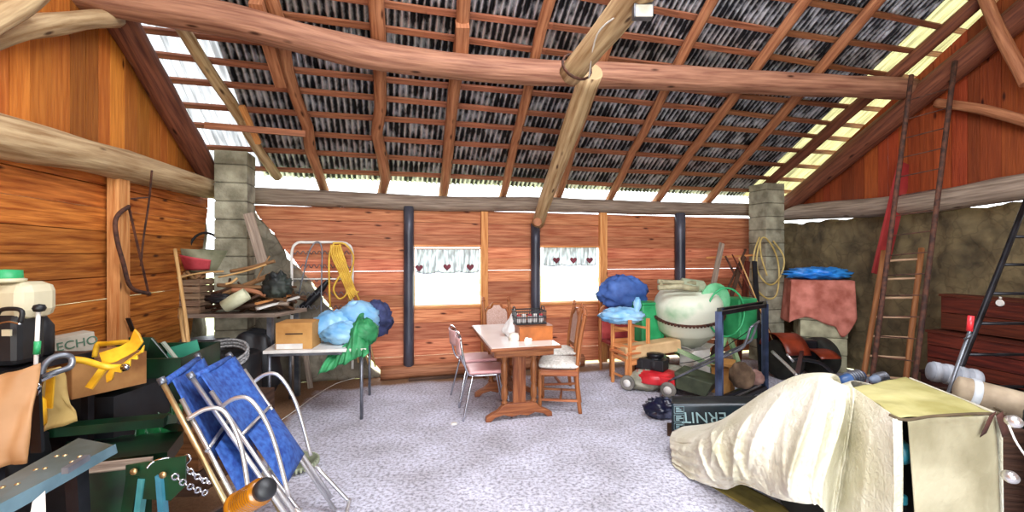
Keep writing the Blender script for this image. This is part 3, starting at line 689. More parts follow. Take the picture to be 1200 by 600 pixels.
# upholstered wooden chairs, local frame facing +X
def oak_chair(label, loc, rz, name='dining_chair'):
    t = thing(name, label, 'chair', loc, rz, 'upholstered wooden dining chairs', world=False)
    for s in (-1, 1):
        turned(MB(), (.19, .19 * s, 0), (.19, .19 * s, .43), .022).build('front_leg', CHW, t)
        m_ = MB(); m_.tube(cr([(-.22, .18 * s, 0), (-.19, .18 * s, .25), (-.19, .18 * s, .45), (-.22, .18 * s, .75), (-.27, .175 * s, 1.0)], 5), .021, 8)
        m_.lathe([(.02, 0), (.026, .015), (.012, .03), (.022, .045), (.0, .06)], (-.27, .175 * s, 1.0)); m_.build('back_post', CHW, t)
    m_ = MB()
    for s in (-1, 1): m_.bar((-.2, .185 * s, .13), (.19, .19 * s, .13), .022, .022)
    m_.bar((-.02, -.19, .13), (-.02, .19, .13), .022, .022); m_.build('stretcher', CHW, t)
    m_ = MB()
    for s in (-1, 1): m_.box((0, .19 * s, .41), (.39, .025, .06))
    m_.box((.195, 0, .41), (.025, .36, .06)); m_.box((-.19, 0, .41), (.025, .36, .06)); m_.build('seat_frame', CHW, t)
    s_ = MB(); s_.blob((.0, 0, .475), (.225, .225, .05), amp=.02, freq=1.5, flat=.045, nu=32)
    for i, p in enumerate(s_.v):
        q = Vector((p.x, p.y)); l = max(abs(p.x), abs(p.y), 1e-6); k = (q.length / l) ** .75; s_.v[i] = Vector((p.x * k * .98, p.y * k * .98, p.z))
    s_.build('seat', SEATC, t)
    arch = [(-.155, 0), (.155, 0), (.155, .30), (.13, .36), (.08, .37), (.05, .42), (-.05, .42), (-.08, .37), (-.13, .36), (-.155, .30)]
    hole = [(-.105, .06), (.105, .06), (.105, .27), (.07, .33), (-.07, .33), (-.105, .27)]
    up = Vector((-.12, 0, 1)).normalized()
    fr_ = MB()
    for k in range(len(arch)):
        a = Vector(arch[k]); b = Vector(arch[(k + 1) % len(arch)])
        pa = Vector((-.205, 0, .55)) + Vector((0, 1, 0)) * a.x + up * a.y; pb = Vector((-.205, 0, .55)) + Vector((0, 1, 0)) * b.x + up * b.y
        fr_.bar(pa, pb, .024, .034)
    fr_.build('back_frame', CHW, t)
    MB().prism([(x * .92, .02 + y * .9) for x, y in arch], (-.207, 0, .55), (0, 1, 0), up, .012).build('cane_back_panel', CANE, t)
    return t
o0 = oak_chair('wooden dining chair with padded seat nearest to the viewer, right of the table', (.50, 4.80, 0), math.radians(172))
dup(o0, (.52, 5.38, 0), math.radians(186), 'wooden dining chair with padded seat behind the nearer one, right of the table')
o3 = dup(o0, (-.13, 5.80, 0), math.radians(-72), 'arched cane backed dining chair at the far head of table')
# things on the table
bag = MB(); bag.blob(V(603, 386, 4.72), (.115, .12, .15), amp=.14, freq=2.2, seed=3, sharp=True, flat=.12)
for i, p in enumerate(bag.v):
    c = V(603, 386, 4.72); d = p - c
    if d.z > 0: k_ = max(.15, 1 - d.z * 4.5); bag.v[i] = c + Vector((d.x * k_, d.y * k_, d.z * 1.25))
solo(bag, 'plastic_sack', 'crumpled white plastic sack standing on the dining table', 'bag', mat('white_sack', 'd8d4d0', 'f0eeec', 0.5, scale=12, bump=.2))
for k, (x, y) in enumerate(((603, 396), (617, 398))):
    m_ = MB(); m_.blob(V(x, y, 4.45), (.06, .055, .05), amp=.1, seed=5 + k, sharp=True, flat=.045, nu=18, nv=12)
    solo(m_, 'paper_bundle', ['left small crumpled white bundle in front of the white sack', 'right small crumpled white bundle in front of the white sack'][k], 'bundle', mat('bundle_cloth%d' % k, 'cfc4b4', 'f0e8dc', .8))
bc = thing('wooden_box', 'low brown wooden box on the right of the table top', 'box', tp(.50, .42, .77))
m_ = MB(); X_, Y_ = TX, TY; c = tp(.50, .42, .77)
for (dx, dy, sx, sy) in ((0, -.16, .34, .014), (0, .16, .34, .014), (-.163, 0, .014, .32), (.163, 0, .014, .32)): m_.box(c + X_ * dx + Y_ * dy + Z * .065, (sx, sy, .13), (X_, Y_, Z))
m_.box(c + Z * .012, (.33, .32, .014), (X_, Y_, Z)); m_.build('box_body', mat('brown_box', '8a4a18', 'b8682c', .5), bc)
MB().box(c + Z * .136 + X_ * .0, (.36, .34, .01), (X_, Y_, Z)).build('lid', mat('brown_box_lid', '7a4018', 'a05a24', .5), bc)
cc = c + Z * .142 - X_ * .02 + Y_ * .06
ct = thing('wire_crate', 'black mesh crate of jars stacked on the brown wooden box', 'crate', cc)
m_ = MB(); wx, wy, hh = .31, .24, .13
for z_ in (0.006, .07, hh):
    pts = [cc + X_ * (sx * wx / 2) + Y_ * (sy * wy / 2) + Z * z_ for sx, sy in ((-1, -1), (1, -1), (1, 1), (-1, 1))]
    for k in range(4): m_.bar(pts[k], pts[(k + 1) % 4], .008, .012)
m_.build('crate_frame', DARK, ct)
m_ = MB()
for k in range(17):
    x = -wx / 2 + wx * k / 16
    for sy in (-1, 1): m_.bar(cc + X_ * x + Y_ * sy * wy / 2, cc + X_ * x + Y_ * sy * wy / 2 + Z * hh, .004, .004)
for k in range(12):
    y = -wy / 2 + wy * k / 11
    for sx in (-1, 1): m_.bar(cc + X_ * sx * wx / 2 + Y_ * y, cc + X_ * sx * wx / 2 + Y_ * y + Z * hh, .004, .004)
m_.box(cc + Z * .004, (wx, wy, .004), (X_, Y_, Z)); m_.build('crate_mesh', DARK, ct)
for sx in (-1, 1):
    MB().tube(cr([cc + X_ * sx * wx / 2 + Y_ * -.06 + Z * hh, cc + X_ * sx * wx / 2 + Y_ * -.04 + Z * (hh + .035), cc + X_ * sx * wx / 2 + Y_ * .04 + Z * (hh + .035), cc + X_ * sx * wx / 2 + Y_ * .06 + Z * hh], 4), .006, 6).build('crate_handle', DARK, ct)
JAR = mat('pale_glass_jar', 'c0b8b8', 'e0dcd8', .15, scale=20)
for k in range(5):
    p = cc + X_ * (-.12 + .06 * k) - Y_ * (.05 - .02 * (k % 2)) + Z * .008
    j = thing('jar', ['leftmost', 'second', 'middle', 'fourth', 'rightmost'][k] + ' small jar from the left standing in the black mesh crate' if k not in (0, 4) else ['leftmost', '', '', '', 'rightmost'][k] + ' small jar standing in the black mesh crate', 'jar', p, group='jars in the mesh crate')
    MB().lathe([(.022, 0), (.026, .01), (.026, .06), (.018, .07), (.018, .075)], p, seg=14).build('jar_glass', JAR, j)
    MB().lathe([(.021, .072), (.021, .088), (0.0, .089)], p, seg=14).build('jar_lid', WHITEP if k % 2 else REDP, j)

# ================================================================== group right of the second window
# red padded armchair with curved pale wooden sides
p0 = V(712, 300, 6.15); p0.z = 0; ax_, ay_ = U, VV
def rp(x, y, z): return p0 + ax_ * x + ay_ * y + Z * z
t = thing('red_armchair', 'red padded armchair with rounded wooden rim behind the two stacked chairs', 'armchair', p0)
MB().prism([(-.04, .42), (-.04, .80), (.02, .90), (.12, .93), (.34, .93), (.40, .88), (.40, .42)], rp(0, .12, 0), ax_, Z, .05).build('padded_back', mat('dark_red_vinyl', '8a2a2c', 'b84a48', .5), t, bevel=.015)
rim = MB(); rim.tube(cr([rp(-.06, .08, 0.04), rp(-.07, .08, .75), rp(-.02, .08, .90), rp(.10, .08, .955), rp(.38, .08, .95)], 6), .02, 8); rim.build('wooden_rim', CHW, t)
MB().box(rp(.17, -.02, .44), (.44, .30, .05), (ax_, ay_, Z)).build('seat', mat('red_seat_vinyl', '8a2a2c', 'b84a48', .5), t, bevel=.02)
for sx in (-.02, .36): MB().box(rp(sx, -.14, .21), (.035, .035, .42), (ax_, ay_, Z)).build('leg', CHW, t)
# two small pale wooden chairs, one upside down on the other
LPIN = wood('light_pine', 'b86a34', 'e8a468', .1, knots=False)
def small_chair(label, M, grp):
    t = bpy.data.objects.new('small_wooden_chair', None); C.objects.link(t); t.matrix_world = M; tag(t, label, 'chair', grp)
    for sx in (-1, 1):
        MB().box((.15 * sx, -.15, .20), (.034, .034, .40)).build('front_leg', LPIN, t)
        MB().box((.15 * sx, .15, .37), (.034, .034, .74)).build('back_post', LPIN, t)
    MB().box((0, 0, .405), (.36, .36, .022)).build('seat', LPIN, t, bevel=.004)
    for z_ in (.52, .66): MB().box((0, .15, z_), (.28, .018, .055)).build('back_rail', LPIN, t)
    r_ = MB(); r_.box((0, -.15, .34), (.28, .02, .05)); r_.box((0, .15, .34), (.28, .02, .05)); r_.box((-.15, 0, .34), (.02, .28, .05)); r_.box((.15, 0, .34), (.02, .28, .05)); r_.build('apron', LPIN, t)
    r_ = MB(); r_.box((-.15, 0, .12), (.02, .28, .025)); r_.box((.15, 0, .12), (.02, .28, .025)); r_.build('stretcher', LPIN, t)
    return t
b0 = V(738, 300, 5.66); b0.z = 0
Mb = Matrix.Translation(b0) @ Matrix.Rotation(TH + .1, 4, 'Z')
small_chair('small pale wooden chair standing on the floor under another chair', Mb, 'small wooden chairs')
Mt = Matrix.Translation(b0 + Z * .83 - Vector((0.0, .02, 0))) @ Matrix.Rotation(TH + .25, 4, 'Z') @ Matrix.Rotation(math.pi, 4, 'X')
small_chair('small pale wooden chair turned upside down on top of the other chair', Mt, 'small wooden chairs')
m_ = MB(); m_.blob(V(729, 370, 5.65), (.27, .17, .10), amp=.10, freq=2.6, seed=8, sharp=True, nu=36, nv=24); m_.blob(V(747, 357, 5.65), (.05, .05, .09), amp=.15, seed=9, nu=12, nv=8)
solo(m_, 'plastic_bag', 'light blue plastic bag lying on the upturned small chair', 'bag', LBLUE)
m_ = MB(); m_.blob(V(730, 344, 6.25), (.33, .16, .24), amp=.10, freq=2.2, seed=12, sharp=True, nu=40, nv=26)
solo(m_, 'blue_sack', 'dark blue canvas sack behind the red armchair', 'sack', mat('blue_sack_cloth', '2a4888', '4a70b8', .7, scale=5, bump=.3))
gb = V(758, 400, 6.05); gb.z = 0.28
t = thing('green_container', 'tall green plastic container beside the cement mixer', 'container', gb)
def taper(c, w0, d0, w1, d1, h, ax=(U, VV), z0=0):
    X, Y = ax; P = []
    for (w_, d_, z_) in ((w0, d0, z0), (w1, d1, z0 + h)):
        P += [c - X * w_ / 2 - Y * d_ / 2 + Z * z_, c + X * w_ / 2 - Y * d_ / 2 + Z * z_, c + X * w_ / 2 + Y * d_ / 2 + Z * z_, c - X * w_ / 2 + Y * d_ / 2 + Z * z_]
    return MB().hexa(P)
taper(gb, .36, .34, .30, .28, .68).build('container_body', GREENM, t, bevel=.02)
taper(gb, .32, .30, .30, .28, .03, z0=.68).build('lid', GREENM, t, bevel=.01)
m_ = MB(); m_.box((gb.x, gb.y, .14), (.42, .4, .28), (U, VV, Z)); solo(m_, 'wooden_crate', 'low dark crate under the green container', 'crate', DKW)
# cement mixer
mxp = V(808, 300, 5.95); mxp.z = 0
t = thing('cement_mixer', 'old white and green cement mixer with ring gear and hand wheel', 'cement mixer', mxp)
DR = mat('mixer_drum', 'd8dcc8', '8fb890', .5, scale=2.2, lo=.52, hi=.7)
ctr = V(806, 366, 5.95); axd = Vector((-.10, -.28, 1)).normalized()
pr = [(0, -.44), (.17, -.44), (.20, -.42), (.405, -.19), (.42, -.17), (.425, .14), (.41, .19), (.36, .27), (.30, .31), (0, .33)]
MB().lathe(pr, ctr, axd, 40).build('drum', DR, t)
gear = MB(); x_, y_ = perp(axd); n_ = 64; pts = []
for k in range(n_):
    a0 = 2 * math.pi * k / n_; rr = .437
    c_ = ctr + axd * .0 + x_ * rr * math.cos(a0) + y_ * rr * math.sin(a0); d_ = (x_ * math.cos(a0) + y_ * math.sin(a0))
    gear.box(c_ + d_ * .008, (.024, .022, .034), (d_, axd.cross(d_), axd))
gear.tube([ctr + x_ * .43 * math.cos(a * math.pi / 24) + y_ * .43 * math.sin(a * math.pi / 24) for a in range(48)], .014, 6, closed=True); gear.build('ring_gear', RUST, t)
# yoke, shaft and motor on top
sh = MB(); sh.tube([V(771, 337, 5.62), V(800, 336, 5.60), V(818, 339, 5.60)], .035, 10); sh.tube([V(771, 330, 5.7), V(815, 332, 5.7)], .03, 10); sh.tube([V(775, 337, 5.6), V(775, 329, 5.7)], .02, 8); sh.build('clamp_shaft', mat('dirty_metal', '8a8468', 'b4ae8c', .6, scale=12), t)
mo = MB(); mo.lathe([(.03, -.16), (.07, -.15), (.075, .12), (.05, .15), (.0, .16)], V(812, 334, 5.75), (1, .1, -.15), 18); mo.build('motor', mat('motor_green', '7a8468', 'a4ac90', .6), t)
yk = MB(); yk.tube(cr([V(848, 352, 5.95), V(853, 372, 5.95), V(850, 395, 5.95), V(838, 418, 5.98), V(812, 425, 6.0), V(780, 400, 6.3)], 6), .035, 10); yk.build('yoke', mat('yoke_green', '6a9a5c', '8fbc80', .5), t)
fr_ = MB(); MG = mat('frame_green', '6a8a60', 'a0b48a', .6)
fa_ = [Vector((mxp.x - .30, mxp.y - .25, 0.01)), Vector((mxp.x + .55, mxp.y - .35, .01)), Vector((mxp.x + .45, mxp.y + .35, .01)), Vector((mxp.x - .42, mxp.y + .25, .01))]
hub1 = V(764, 385, 6.0); hub2 = V(850, 380, 6.0)
for a, b in ((fa_[0], hub1), (fa_[3], hub1), (fa_[1], hub2), (fa_[2], hub2)): fr_.bar(a, b, .05, .05)
fr_.bar(fa_[0], fa_[1], .05, .05); fr_.bar(fa_[3], fa_[2], .05, .05); fr_.bar(V(779, 403, 5.7), V(842, 432, 5.5), .07, .05); fr_.build('stand_frame', MG, t)
hb = V(867, 372, 5.85)
m_ = MB(); m_.box(hb, (.28, .30, .52), (U, VV, Z)); m_.build('gearbox_cover', mat('cover_green', '1f7a48', '46b070', .45, scale=3), t, bevel=.02)
hw = V(851, 366, 5.60); m_ = MB(); nx = (U * .94 - VV * .10).normalized()
m_.tube([hw + nx * .25 * math.cos(a * math.pi / 20) + Z * .30 * math.sin(a * math.pi / 20) for a in range(40)], .012, 8, closed=True)
for a in range(0): m_.bar(hw + nx * .24 * math.cos(a * 1.047) + Z * .29 * math.sin(a * 1.047), hw - nx * .24 * math.cos(a * 1.047) - Z * .29 * math.sin(a * 1.047), .014, .010)
m_.tube([hw, hw + VV * .12], .03, 10); m_.build('hand_wheel', GREENM, t)
m_ = MB(); m_.prism([(.20 * math.cos(a * .3142), .22 * math.sin(a * .3142)) for a in range(20)], V(838, 352, 5.72), nx, Z, .03); m_.build('pulley_disc', mat('pulley_green', '4a9c68', '7cc494', .5), t)
# long flat carton and grey sacks in front of the mixer
m_ = MB(); a, b = V(728, 413, 5.55), V(792, 403, 5.75); m_.bar(a, b, .24, .15, (0, 1, 0)); 
solo(m_, 'flat_carton', 'long flat brown cardboard carton lying on grey sacks', 'carton', CARDL, bevel=.02)
for k, (px, py, Y, r3, lb) in enumerate(((757, 430, 5.45, (.22, .16, .12), 'left grey crumpled sack below the long carton'), (785, 425, 5.55, (.24, .18, .13), 'right grey crumpled sack below the long carton'), (742, 437, 5.6, (.12, .12, .06), 'small flattened grey sack left of lawn mower'))):
    p = V(px, py, Y); p.z = r3[2] * .9; m_ = MB(); m_.blob(p, r3, amp=.14, seed=20 + k, sharp=True, flat=r3[2] * .9)
    solo(m_, 'grey_sack', lb, 'sack', mat('grey_sack_%d' % k, '7c7a68', 'a8a694', .7, scale=8, bump=.3), 'grey sacks under the carton')
def carton(c, sz, rz, label, m, name='cardboard_box', tilt=None, open_=False):
    t = thing(name, label, 'box', Vector((c[0], c[1], c[2])))
    X = Vector((math.cos(rz), math.sin(rz), 0)); Y = Vector((-math.sin(rz), math.cos(rz), 0)); c = Vector(c); b = MB(); th = .006; w_, d_, h_ = sz
    for (x, y, sx, sy) in ((0, -d_ / 2, w_, th), (0, d_ / 2, w_, th), (-w_ / 2, 0, th, d_), (w_ / 2, 0, th, d_)): b.box(c + X * x + Y * y + Z * h_ / 2, (sx, sy, h_), (X, Y, Z))
    b.box(c + Z * .004, (w_, d_, .006), (X, Y, Z)); b.build('carton_body', m, t)
    if open_:
        for sx in (-1, 1): MB().bar(c + X * sx * w_ / 2 + Z * h_, c + X * sx * (w_ / 2 + .1) + Z * (h_ + .05), d_ * .96, .004, Y).build('flap', m, t)
    else:
        for sy in (-1, 1): MB().box(c + Y * sy * d_ / 4 + Z * h_, (w_ * .995, d_ / 2 - .003, .005), (X, Y, Z)).build('flap', m, t)
    return t
carton((G(818, 447).x, G(818, 447).y + .1, 0), (.30, .22, .40), .5, 'white carton standing behind the lawn mower handles', mat('white_carton', 'd8d4cc', 'f0ece4', .8), open_=True)
carton((G(852, 462).x, G(852, 462).y + .1, 0.0), (.22, .2, .30), .9, 'brown open carton inside the dark steel frame', CARD, open_=True)
# lawn mower
lm = G(775, 462); lm += Vector((0, .22, 0))
t = thing('lawn_mower', 'red lawn mower with black engine and long grey handles', 'lawn mower', lm)
LX = Vector((.80, -.60, 0)).normalized(); LY = Vector((.60, .80, 0)).normalized()     # towards the handles, across
def lp(x, y, z): return lm + LX * x + LY * y + Z * z
dk = MB(); dk.lathe([(.24, .10), (.25, .12), (.25, .19), (.22, .22), (.10, .24), (0, .24)], lm, seg=28); dk.box(lp(.12, 0, .16), (.34, .42, .10), (LX, LY, Z)); dk.build('deck', REDP, t, bevel=.015)
en = MB(); en.lathe([(.10, .24), (.105, .27), (.105, .35), (.08, .37), (.07, .40), (0, .41)], lm, seg=24); en.box(lp(-.02, .0, .30), (.30, .20, .13), (LX, LY, Z)); en.box(lp(-.16, .02, .29), (.08, .26, .10), (LX, LY, Z)); en.build('engine', DARK, t, bevel=.01)
MB().lathe([(.09, .39), (.10, .395), (.10, .425), (.05, .435), (0, .435)], lm, seg=24).build('starter_cover', DARKM, t)
for sx in (-1, 1):
    for sy in (-1, 1):
        c = lp(.24 * sx, .27 * sy, .09)
        wq = MB().lathe([(.035, -.02), (.07, -.022), (.085, -.02), (.09, 0), (.085, .02), (.07, .022), (.035, .02)], c, LY, 22).build('wheel', RUBB if False else mat('wheel_grey_%d%d' % (sx, sy), '4a4844', '7c7870', .8), t)
        MB().lathe([(0, -.026), (.045, -.024), (.045, .024), (0, .026)], c, LY, 16).build('wheel_hub', WHITEP, wq, origin=lm)
for sy in (-1, 1):
    hmb = MB().tube(cr([lp(.22, .20 * sy, .17), lp(.55, .21 * sy, .38), lp(.95, .21 * sy, .62), lp(1.02, .21 * sy, .72), lp(1.06, .20 * sy, .86)], 5), .013, 8); hmb.build('handle_tube', STEEL, t)
MB().tube(cr([lp(1.06, .20, .86), lp(1.09, .14, .89), lp(1.09, -.14, .89), lp(1.06, -.20, .86)], 5), .013, 8).build('handle_bar', STEEL, t)
MB().tube([lp(.80, -.21, .53), lp(.80, .21, .53)], .009, 6).build('cross_bar', STEEL, t)
MB().tube(cr([lp(1.08, 0, .88), lp(.9, .08, .70), lp(.5, .10, .40), lp(.1, .08, .30)], 5), .005, 5).build('throttle_cable', DARK, t)
m_ = MB(); gcm = [lp(.30, -.2, .10), lp(.62, -.2, .06), lp(.62, .2, .06), lp(.30, .2, .10), lp(.28, -.2, .29), lp(.70, -.2, .22), lp(.70, .2, .22), lp(.28, .2, .29)]
m_.hexa(gcm); m_.build('grass_box', mat('grass_box_dark', '2c3424', '4a523c', .7), t, bevel=.015)
# dark blue steel frame table
BLUS = mat('blue_grey_steel', '2c3850', '6878a0', .4, metal=.4, scale=3)
fp = [G(842, 487), G(893, 470)]; 
t = thing('steel_stand', 'tall dark blue steel frame stand beside the lawn mower', 'frame', (fp[0] + fp[1]) / 2)
a = G(842, 488); b = G(897, 462); h = V(842, 365, a.y).z; dvec = (b - a); dvec.z = 0; sd = Vector((.46, .89, 0)).normalized() * .34
pts = [a, a + dvec, a + dvec + sd, a + sd]
for p in pts: MB().box(p + Z * h / 2, (.045, .045, h), (U, VV, Z)).build('leg', BLUS, t)
for z_ in (.10, h):
    m_ = MB()
    for k in range(4): m_.bar(pts[k] + Z * (z_ - .02), pts[(k + 1) % 4] + Z * (z_ - .02), .04, .04)
    m_.build('rail_frame', DARKM, t)
# things inside the frame
for k, (fx, fy, r3, z_, lb, mm_) in enumerate(((.45, .45, (.13, .12, .15), .24, 'brown round sack inside the steel frame', mat('brown_sack', '4a3828', '806850', .9)), (.75, .5, (.10, .09, .09), .16, 'pinkish bundle at the foot of steel frame', mat('pink_sack', '7c5850', 'a88478', .9)))):
    p = a + dvec * fx + sd * fy; m_ = MB(); m_.blob((p.x, p.y, z_ + .04), r3, amp=.1, seed=30 + k, flat=r3[2] * .8); solo(m_, 'bundle', lb, 'bundle', mm_)
# black printed plastic trough in front of the tarpaulin
t = thing('plastic_sack', 'dark green printed plastic sack lying folded beside the tarpaulin, its lettering upside down', 'sack', G(835, 508))
a = V(787, 473, 3.98); b = V(895, 473, 3.75); a2 = a.copy(); a2.z = V(787, 505, 3.98).z; b2_ = b.copy(); b2_.z = a2.z
SK = mat('dark_printed_plastic', '08141c', '16303c', .3, scale=3, bump=.1, bscale=6)
dirx = (b - a).normalized(); nrm_ = Vector((dirx.y, -dirx.x, 0)).normalized()
def skf(p, q):
    s_ = (b - a).length * p; z_ = a.z + (a2.z - a.z) * q
    return a + dirx * s_ + Z * (z_ - a.z) + nrm_ * (.004 * math.sin(p * 7 + q) + .008 * math.sin(q * math.pi))
m_ = MB(); m_.grid(skf, 40, 10); m_.build('front_side', SK, t, solid=.006)
m_ = MB(); m_.grid(lambda p, q: skf(p, 0) - nrm_ * (.22 * q) - Z * (.02 * math.sin(q * 3.1) + .0) , 40, 8); m_.build('folded_top', DARK, t, solid=.006)
m_ = MB(); m_.grid(lambda p, q: skf(p, 1) - nrm_ * (.22 * q), 40, 4); m_.build('under_side', DARK, t, solid=.006)
LET = mat('pale_print', '7a9aa0', '9ab8bc', .6)
zc = (a.z + a2.z) / 2 + .01
text('ERNIT', .135, frame(skf(.36, .45) + nrm_ * .016, -dirx, nrm_), LET, 'printed_lettering', t)
for k in range(3):
    q0 = .08 + .3 * k; m_ = MB(); fr4 = [skf(.03, q0), skf(.14, q0), skf(.14, q0 + .24), skf(.03, q0 + .24)]
    for j in range(4): m_.bar(fr4[j] + nrm_ * .013, fr4[(j + 1) % 4] + nrm_ * .013, .005, .002, None)
    for j in range(3): m_.bar(skf(.05, q0 + .06 + .06 * j) + nrm_ * .012, skf(.05 + .02 * (2 + (j * 7 + k) % 3), q0 + .06 + .06 * j) + nrm_ * .012, .008, .002, Z)
    m_.build('printed_panel', LET, t)
gp = G(800, 520); m_ = MB(); m_.box((gp.x + .35, gp.y + .18, a2.z / 2), (.8, .30, a2.z - .01), (dirx, nrm_, Z)); solo(m_, 'wooden_crate', 'low dark crate under the printed sack', 'crate', DKW)
m_ = MB(); p = G(788, 500); m_.blob((p.x - .02, p.y + .25, .09), (.16, .12, .10), amp=.16, seed=41, sharp=True, flat=.085); solo(m_, 'dark_bag', 'crumpled dark blue bag on the floor left of the printed sack', 'bag', mat('shiny_dark_bag', '10142c', '9098b8', .3, scale=6, lo=.5, hi=.75))
# planks and poles leaning between the mixer and the right pillar
random.seed(8)
LN = [((832, 352), (846, 285), 6.35, .05, 'grey plank'), ((842, 360), (874, 292), 6.3, .03, 'dark stake'), ((856, 350), (872, 300), 6.2, .035, 'dark plank'), ((884, 352), (858, 298), 6.15, .02, 'thin brown pole'), ((878, 356), (850, 300), 6.4, .03, 'rusty iron bar'), ((894, 372), (866, 302), 6.1, .018, 'pale thin stick'), ((870, 372), (876, 306), 6.35, .05, 'brown wooden board'), ((888, 372), (884, 306), 6.3, .045, 'black board')]
LL = ['leaning most to the right from the mixer drum', 'crossing behind the green wheel', 'beside the white gap light', 'crossing over the leaning boards', 'behind the other leaning poles', 'nearest to the right pillar foot', 'standing upright behind the mixer', 'upright against the right pillar']
for k, ((x0, y0), (x1, y1), Y, wd, kind) in enumerate(LN):
    b_ = V(x1, y1, Y + .12); a_ = V(x0, y0, Y); d = (a_ - b_); a_ = b_ + d * (b_.z - 0.02) / (b_.z - a_.z)
    d.normalize(); m_ = MB()
    if a_.y > 0:
        if k in (0, 2, 6, 7): m_.bar(a_, b_, wd * 1.6, .02, U)
        else: m_.tube([a_, (a_ + b_) / 2 + Vector((.01, 0, 0)), b_], wd / 2, 7)
        solo(m_, ['plank', 'stake', 'plank', 'pole', 'iron_bar', 'stick', 'board', 'board'][k], kind + ' ' + LL[k], ['plank', 'stake', 'plank', 'pole', 'bar', 'stick', 'board', 'board'][k], [GREYW, DKW, DKW, REDB, RUST, STK, REDB, DARK][k], 'poles and boards leaning by the right pillar')
m_ = MB(); m_.bar(V(828, 302, 6.55), V(884, 299, 6.75), .025, .03, Z); solo(m_, 'wall_rail', 'thin horizontal wooden rail on the wall behind the leaning poles', 'rail', PINE)
# yellow hose hanging on the right pillar
def coil(cps, r, m, name, label, cat, n=6):
    mb = MB()
    for c_ in cps: mb.tube(cr(c_, n), r, 7)
    return solo(mb, name, label, cat, m)
YP = 6.60
coil([[V(x, y, Y_) for x, y, Y_ in ((890, 278, 6.66), (884, 295, 6.6), (882, 320, 6.6), (888, 340, 6.6), (900, 350, 6.6), (910, 345, 6.6), (913, 320, 6.6), (910, 300, 6.6), (902, 284, 6.66), (893, 279, 6.66), (887, 300, 6.58), (888, 318, 6.58), (898, 332, 6.58), (908, 332, 6.58), (917, 318, 6.58), (918, 300, 6.58), (906, 282, 6.66))],
      [V(891, 282, 6.66), V(892, 300, 6.6), V(899, 323, 6.56)]], .012, HOSEP, 'garden_hose', 'pale yellow hose hanging in loops on the right block pillar', 'hose')
# ================================================================== left side: bench along the back left corner
wb = V(250, 368, 4.85); wb.z = 0
t = thing('workbench', 'old wooden workbench heaped with branches and crates in the left corner', 'workbench', wb)
a = V(176, 370, 4.62); b = V(322, 366, 4.72); hz = 1.0; a.z = b.z = hz; bk = Vector((.10, .52, 0))
m_ = MB(); m_.hexa([a - Z * .04, b - Z * .04, b + bk - Z * .04, a + bk * .6 - Z * .04, a, b, b + bk, a + bk * .6]); m_.build('bench_top', GREYW, t)
for k, (fx, fy) in enumerate(((.06, .1), (.94, .08), (.94, .9), (.06, .55))):
    p = a + (b - a) * fx + bk * fy; MB().box((p.x, p.y, (hz - .04) / 2), (.05, .05, hz - .04)).build('leg', DKW if k in (0, 3) else STEEL, t)
m_ = MB(); m_.bar(a + (b - a) * .06 + bk * .1 - Z * .28, a + (b - a) * .94 + bk * .08 - Z * .28, .03, .03); m_.build('rail', STEEL, t)
dB = (b - a)
def bn(fx, fy, z): return a + dB * fx + bk * fy + Z * z
# wooden crate
def crate(c, X, Y, w_, d_, h_, label, m, slats=4, name='wooden_crate'):
    t = thing(name, label, 'crate', c); mb = MB()
    for k in range(slats):
        z_ = h_ * (k + .5) / slats; sh = h_ / slats * .84
        for sy in (-1, 1): mb.box(c + Y * sy * d_ / 2 + Z * z_, (w_, .012, sh), (X, Y, Z))
        for sx in (-1, 1): mb.box(c + X * sx * w_ / 2 + Z * z_, (.012, d_, sh), (X, Y, Z))
    mb.build('side_slats', m, t); MB().box(c + Z * .006, (w_, d_, .012), (X, Y, Z)).build('base_board', m, t)
    for sx in (-1, 1):
        for sy in (-1, 1): MB().box(c + X * sx * (w_ / 2 - .02) + Y * sy * (d_ / 2 - .02) + Z * h_ / 2, (.025, .025, h_), (X, Y, Z)).build('corner_post', m, t)
    return t
XB = dB.normalized(); YB = Vector((-XB.y, XB.x, 0))
crate(bn(.20, .32, .001), XB, YB, .34, .26, .36, 'brown slatted wooden crate full of scraps at the left end of bench', wood('crate_wood', '6a5040', 'a08468', .2), 5)
m_ = MB(); random.seed(3)
for k in range(14):
    p = bn(.20, .32, .34) + XB * random.uniform(-.13, .13) + YB * random.uniform(-.09, .09); m_.tube([p, p + Vector((random.uniform(-.1, .1), random.uniform(-.06, .06), random.uniform(.02, .10)))], random.uniform(.012, .028), 6)
o = solo(m_, 'kindling', 'dark kindling scraps piled in the slatted crate', 'kindling', BRAN); o['kind'] = 'stuff'
# red and green basket with a black hoop
bc_ = V(241, 303, 4.92)
t = thing('canvas_basket', 'red and green canvas basket with a black hoop handle beside the pillar', 'basket', bc_ - Z * .15)
RG = mat('basket_red', 'a83038', 'd0505a', .7); GG = mat('basket_grey_green', '5c5c44', '8c8a70', .8)
MB().lathe([(.12, -.15), (.17, -.14), (.26, .10), (.255, .10), (.16, -.13), (0, -.13)], bc_, (.05, 0, 1), 26).build('basket_body', GG, t)
m_ = MB(); m_.grid(lambda p, q: bc_ + Vector((math.cos(-2.5 + 1.7 * p) * (.185 + .085 * q), math.sin(-2.5 + 1.7 * p) * (.185 + .085 * q), -.12 + (.19 * (1 - p * .45)) * q)), 14, 6); m_.build('red_panel', RG, t, solid=.004)
m_ = MB(); c_ = bc_ + Z * .08; m_.tube([c_ + XB * .17 * math.cos(k * math.pi / 14) + Z * (.20 * math.sin(k * math.pi / 14)) for k in range(15)], .014, 8); m_.build('hoop_handle', DARK, t)
